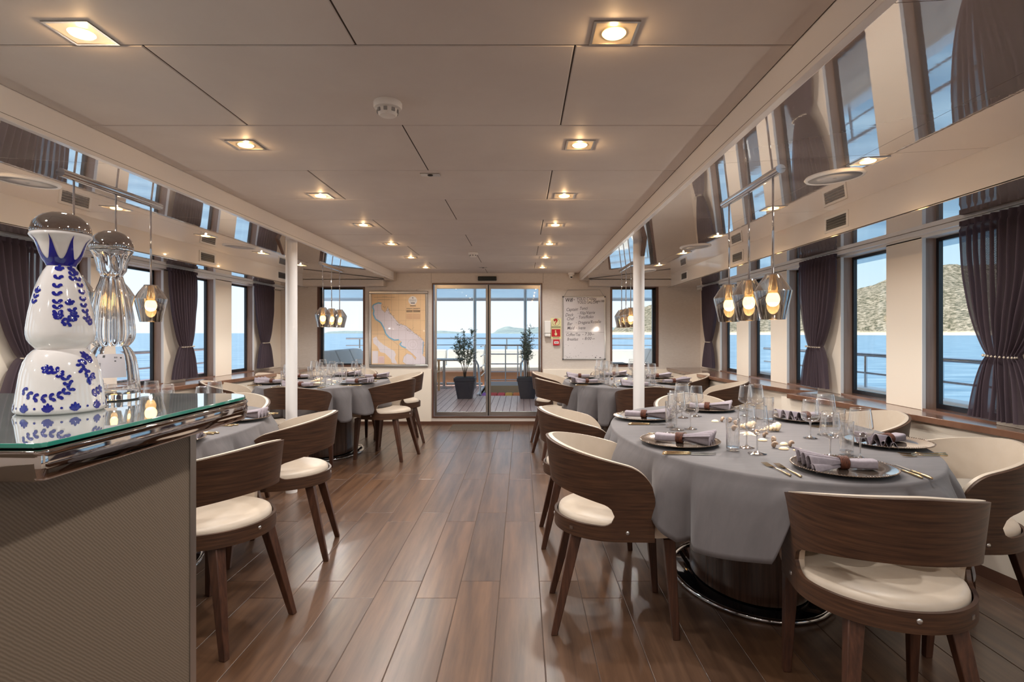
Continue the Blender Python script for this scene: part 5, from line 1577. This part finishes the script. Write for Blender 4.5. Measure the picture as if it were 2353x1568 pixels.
    # lounge tables
    e = empty('lounge_table', (1.55, 10.6, DZ)); tag(e, 'low grey table outside the right end window', 'table')
    mb = MB(); mb.box(-.4, .4, -.35, .35, .60, .64); mb.build('table_top', M['pot'], e, bevel=.01)
    for a in (-.34, .34):
        for b in (-.3, .3): mb = MB(); mb.box(a-.02, a+.02, b-.02, b+.02, 0, .6); mb.build('leg', M['pot'], e)
    e = empty('lounge_table', (-1.72, 12.45, DZ)); tag(e, 'grey-topped deck table beside the teak chair', 'table')
    mb = MB(); mb.box(-.3, .42, -.3, .3, .60, .635); mb.build('table_top', M['greycushion'], e, bevel=.02)
    mb = MB(); mb.lathe([(.2, 0), (.2, .02), (.03, .03), (.03, .6)], 20); mb.build('pedestal', M['steel'], e, smooth=40)
    # teak chair
    e = empty('deck_chair', (-1.98, 11.55, DZ), radians(-90)); tag(e, 'slatted pale teak armchair on deck seen through the left door leaf', 'chair')
    for a in (-.25, .25):
        for b in (-.22, .24): mb = MB(); mb.box(a-.022, a+.022, b-.022, b+.022, 0, .64 if b > 0 else .82); mb.build('leg', M['teak'], e, bevel=.004)
        mb = MB(); mb.box(a-.03, a+.03, -.24, .28, .62, .65); mb.build('armrest', M['teak'], e, bevel=.005)
    for k in range(7): mb = MB(); y = -.2+k*.07; mb.box(-.24, .24, y, y+.05, .40, .42); mb.build('seat_slat', M['teak'], e)
    for k in range(7): mb = MB(); x = -.21+k*.065; mb.hexa([(x,-.22,.44),(x+.042,-.22,.44),(x+.042,-.2,.44),(x,-.2,.44)], [(x,-.29,.84),(x+.042,-.29,.84),(x+.042,-.27,.84),(x,-.27,.84)]); mb.build('back_slat', M['teak'], e)
    mb = MB(); mb.box(-.25, .25, -.30, -.26, .82, .87); mb.build('top_rail', M['teak'], e)
    # potted olives
    def olive(x, y, label, seed, top, spread, lean=0):
        rnd = random.Random(seed); e = empty('potted_olive_tree', (x, y, DZ)); tag(e, label, 'potted plant', 'potted olive trees')
        mb = MB(); a, b = .13, .195; q = [(-1,-1),(1,-1),(1,1),(-1,1)]
        mb.hexa([(u*a, v*a, 0) for u, v in q], [(u*b*.94, v*b*.94, .32) for u, v in q]); mb.box(-b, b, -b, b, .32, .385)
        mb.build('pot', M['pot'], e, bevel=.006)
        mb = MB(); mb.box(-b+.02, b-.02, -b+.02, b-.02, .37, .39); mb.build('soil', M['soil'], e)
        st = MB(); lf = MB(); ends = []
        for k in range(5):
            x0_, y0_ = rnd.uniform(-.04, .04), rnd.uniform(-.04, .04); ax = rnd.uniform(-spread, spread)+lean; ay = rnd.uniform(-spread, spread)
            h = top*rnd.uniform(.72, 1.0) if k else top
            pts = [(x0_+ax*t**1.4, y0_+ay*t**1.4, .38+(h-.38)*t) for t in (0, .25, .5, .75, 1)]
            st.tube(pts, [.008, .007, .006, .004, .002], 6)
            for m_ in range(44):
                t = rnd.uniform(.42, 1.02); p0 = Vector((x0_+ax*t**1.4, y0_+ay*t**1.4, .38+(h-.38)*t))
                d = Vector((rnd.gauss(0, 1), rnd.gauss(0, 1), rnd.uniform(-.1, 1.4))).normalized(); l = rnd.uniform(.07, .17)*(1.15-.4*t)
                st.tube([p0, p0+d*l], .0018, 4, cap=False)
                for s_ in range(8):
                    c = p0+d*l*(s_+1)/8; o = Vector((rnd.gauss(0, 1), rnd.gauss(0, 1), rnd.gauss(.3, .8))).normalized(); w_ = o.cross(d).normalized()*.0065 if o.cross(d).length > .01 else Vector((.006, 0, 0))
                    L_ = rnd.uniform(.03, .05); n_ = o.cross(w_).normalized()*.002
                    lf.add([c, c+o*L_*.5+w_, c+o*L_, c+o*L_*.5-w_, c+o*L_*.5+n_], [(0, 1, 4), (1, 2, 4), (2, 3, 4), (3, 0, 4)])
        st.build('branches', M['stem'], e, smooth=True); o = lf.build('foliage', M['leaf'], e); o['kind'] = 'stuff'
    olive(wx(1069, 10.45), 10.45, 'olive tree in tapered anthracite pot left of the stairwell', 11, 1.22, .17, -.02)
    olive(wx(1212, 10.45), 10.45, 'slimmer olive tree in anthracite pot right of the stairwell', 12, 1.26, .10, .02)
deck()

def side_decks():
    for sname, W, sg in (('right', WR+.16, 1), ('left', WL-.16, -1)):
        mb = MB(); mb.box(W, W+sg*.95, YB-2, D_END+.1, -.05, 0.0)
        struct(mb.build('floor', M['deck']), f'{sname} side deck')
        mb = MB(); mb.box(W, W+sg*.82, YB-2, D_END+.4, 1.955, 2.02)
        struct(mb.build('ceiling', M['deckceil']), f'roof overhang of the {sname} side deck')
        mb = MB(); mb.box(W+sg*.86, W+sg*.95, YB-2, D_END+.5, 0, .66)
        struct(mb.build('wall_'+sname, M['deckwhite']), f'{sname} bulwark of the side deck')
        mb = MB(); mb.box(W+sg*.82, W+sg*1.0, YB-2, D_END+.5, .66, .70)
        struct(mb.build('trim_18' if sg > 0 else 'trim_19', M['redteak'] if sg < 0 else M['deckwhite'], bevel=.01), f'cap rail of the {sname} bulwark')
        e = empty('side_railing', (W+sg*.9, 3, .7)); tag(e, f'steel railing on the {sname} side deck outside the windows', 'railing', 'steel railings on deck')
        for z, r_ in ((.33, .02), (.145, .011)):
            mb = MB(); mb.tube([(0, -6.5, z), (0, 5.2, z)], r_, 10); mb.build('rail', M['chrome'], e, smooth=40)
        for k in range(9):
            y = 4.73-3+1.05*(k-6)+1.05
            mb = MB(); mb.tube([(0, y, 0), (0, y, .33)], .015, 10); mb.build('post', M['chrome'], e, smooth=40)
side_decks()

# ------------------------------------------------------------------ sea and islands
SEA = -2.6
mb = MB()
rs = [1, 20, 60, 150, 400, 1000, 3000, 9000, 30000]; n = 64
vs = [(0, 0, 0)]
for r in rs: vs += [(r*cos(2*pi*i/n), r*sin(2*pi*i/n), 0) for i in range(n)]
fs = [(0, 1+i, 1+(i+1) % n) for i in range(n)]
for j in range(len(rs)-1): fs += [(1+j*n+i, 1+(j+1)*n+i, 1+(j+1)*n+(i+1) % n, 1+j*n+(i+1) % n) for i in range(n)]
mb.add(vs, fs); o = mb.build('sea', M['sea'], None, loc=(0, 0, SEA)); tag(o, 'open blue sea around the boat', 'sea', kind='stuff')

def island(name, prof, dist, depth, m, label, amp=1.0, seed=0, nu=220, nv=44):
    # prof: list of (px, py ridge height row in the photo), dist(px)-> distance along y of the shoreline
    mb = MB()
    def interp(px):
        for (a, ya), (b, yb) in zip(prof, prof[1:]):
            if a <= px <= b: return ya+(yb-ya)*(px-a)/(b-a)
        return prof[-1][1]
    p0, p1 = prof[0][0], prof[-1][0]
    th0, th1 = atan2((p0-VPX), F), atan2((p1-VPX), F)
    def f(u, v):
        th = th0+(th1-th0)*u; px = VPX+F*math.tan(th)
        D = dist(px); Y = D+depth*v; X = (px-VPX)*Y/F
        hr = max(0, (VPY-interp(px))*(D+depth*.6)/F+EYE-SEA)
        q = min(1, v/.6); s = q**.75 if v < .6 else 1-.6*((v-.6)/.4)
        nn = noise.fractal(Vector((X*.006, Y*.006, seed)), 1.0, 2.0, 6)
        edge = min(1, u/.04)
        z = hr*s*edge*(1+.10*nn*amp)+nn*6*amp*q*edge+(-1 if v == 0 else 0)
        if v > 0: z += 2.5*edge
        return (X, Y, z), (u, v)
    mb.grid(f, nu, nv)
    o = mb.build(name, m, None, smooth=True, loc=(0, 0, SEA)); tag(o, label, 'hill')
    return o
island('rocky_island', [(1395, 752), (1420, 722), (1470, 716), (1512, 705), (1600, 705), (1690, 712), (1760, 708), (1840, 700), (1925, 672), (1990, 658), (2040, 645), (2100, 628), (2150, 618), (2230, 616), (2400, 612), (2900, 560), (3600, 640)],
       lambda px: 1500-min(900, max(0, px-1400)*.55), 700, M['hill'], 'rocky scrub-covered island beyond the right windows', seed=2, nu=320)
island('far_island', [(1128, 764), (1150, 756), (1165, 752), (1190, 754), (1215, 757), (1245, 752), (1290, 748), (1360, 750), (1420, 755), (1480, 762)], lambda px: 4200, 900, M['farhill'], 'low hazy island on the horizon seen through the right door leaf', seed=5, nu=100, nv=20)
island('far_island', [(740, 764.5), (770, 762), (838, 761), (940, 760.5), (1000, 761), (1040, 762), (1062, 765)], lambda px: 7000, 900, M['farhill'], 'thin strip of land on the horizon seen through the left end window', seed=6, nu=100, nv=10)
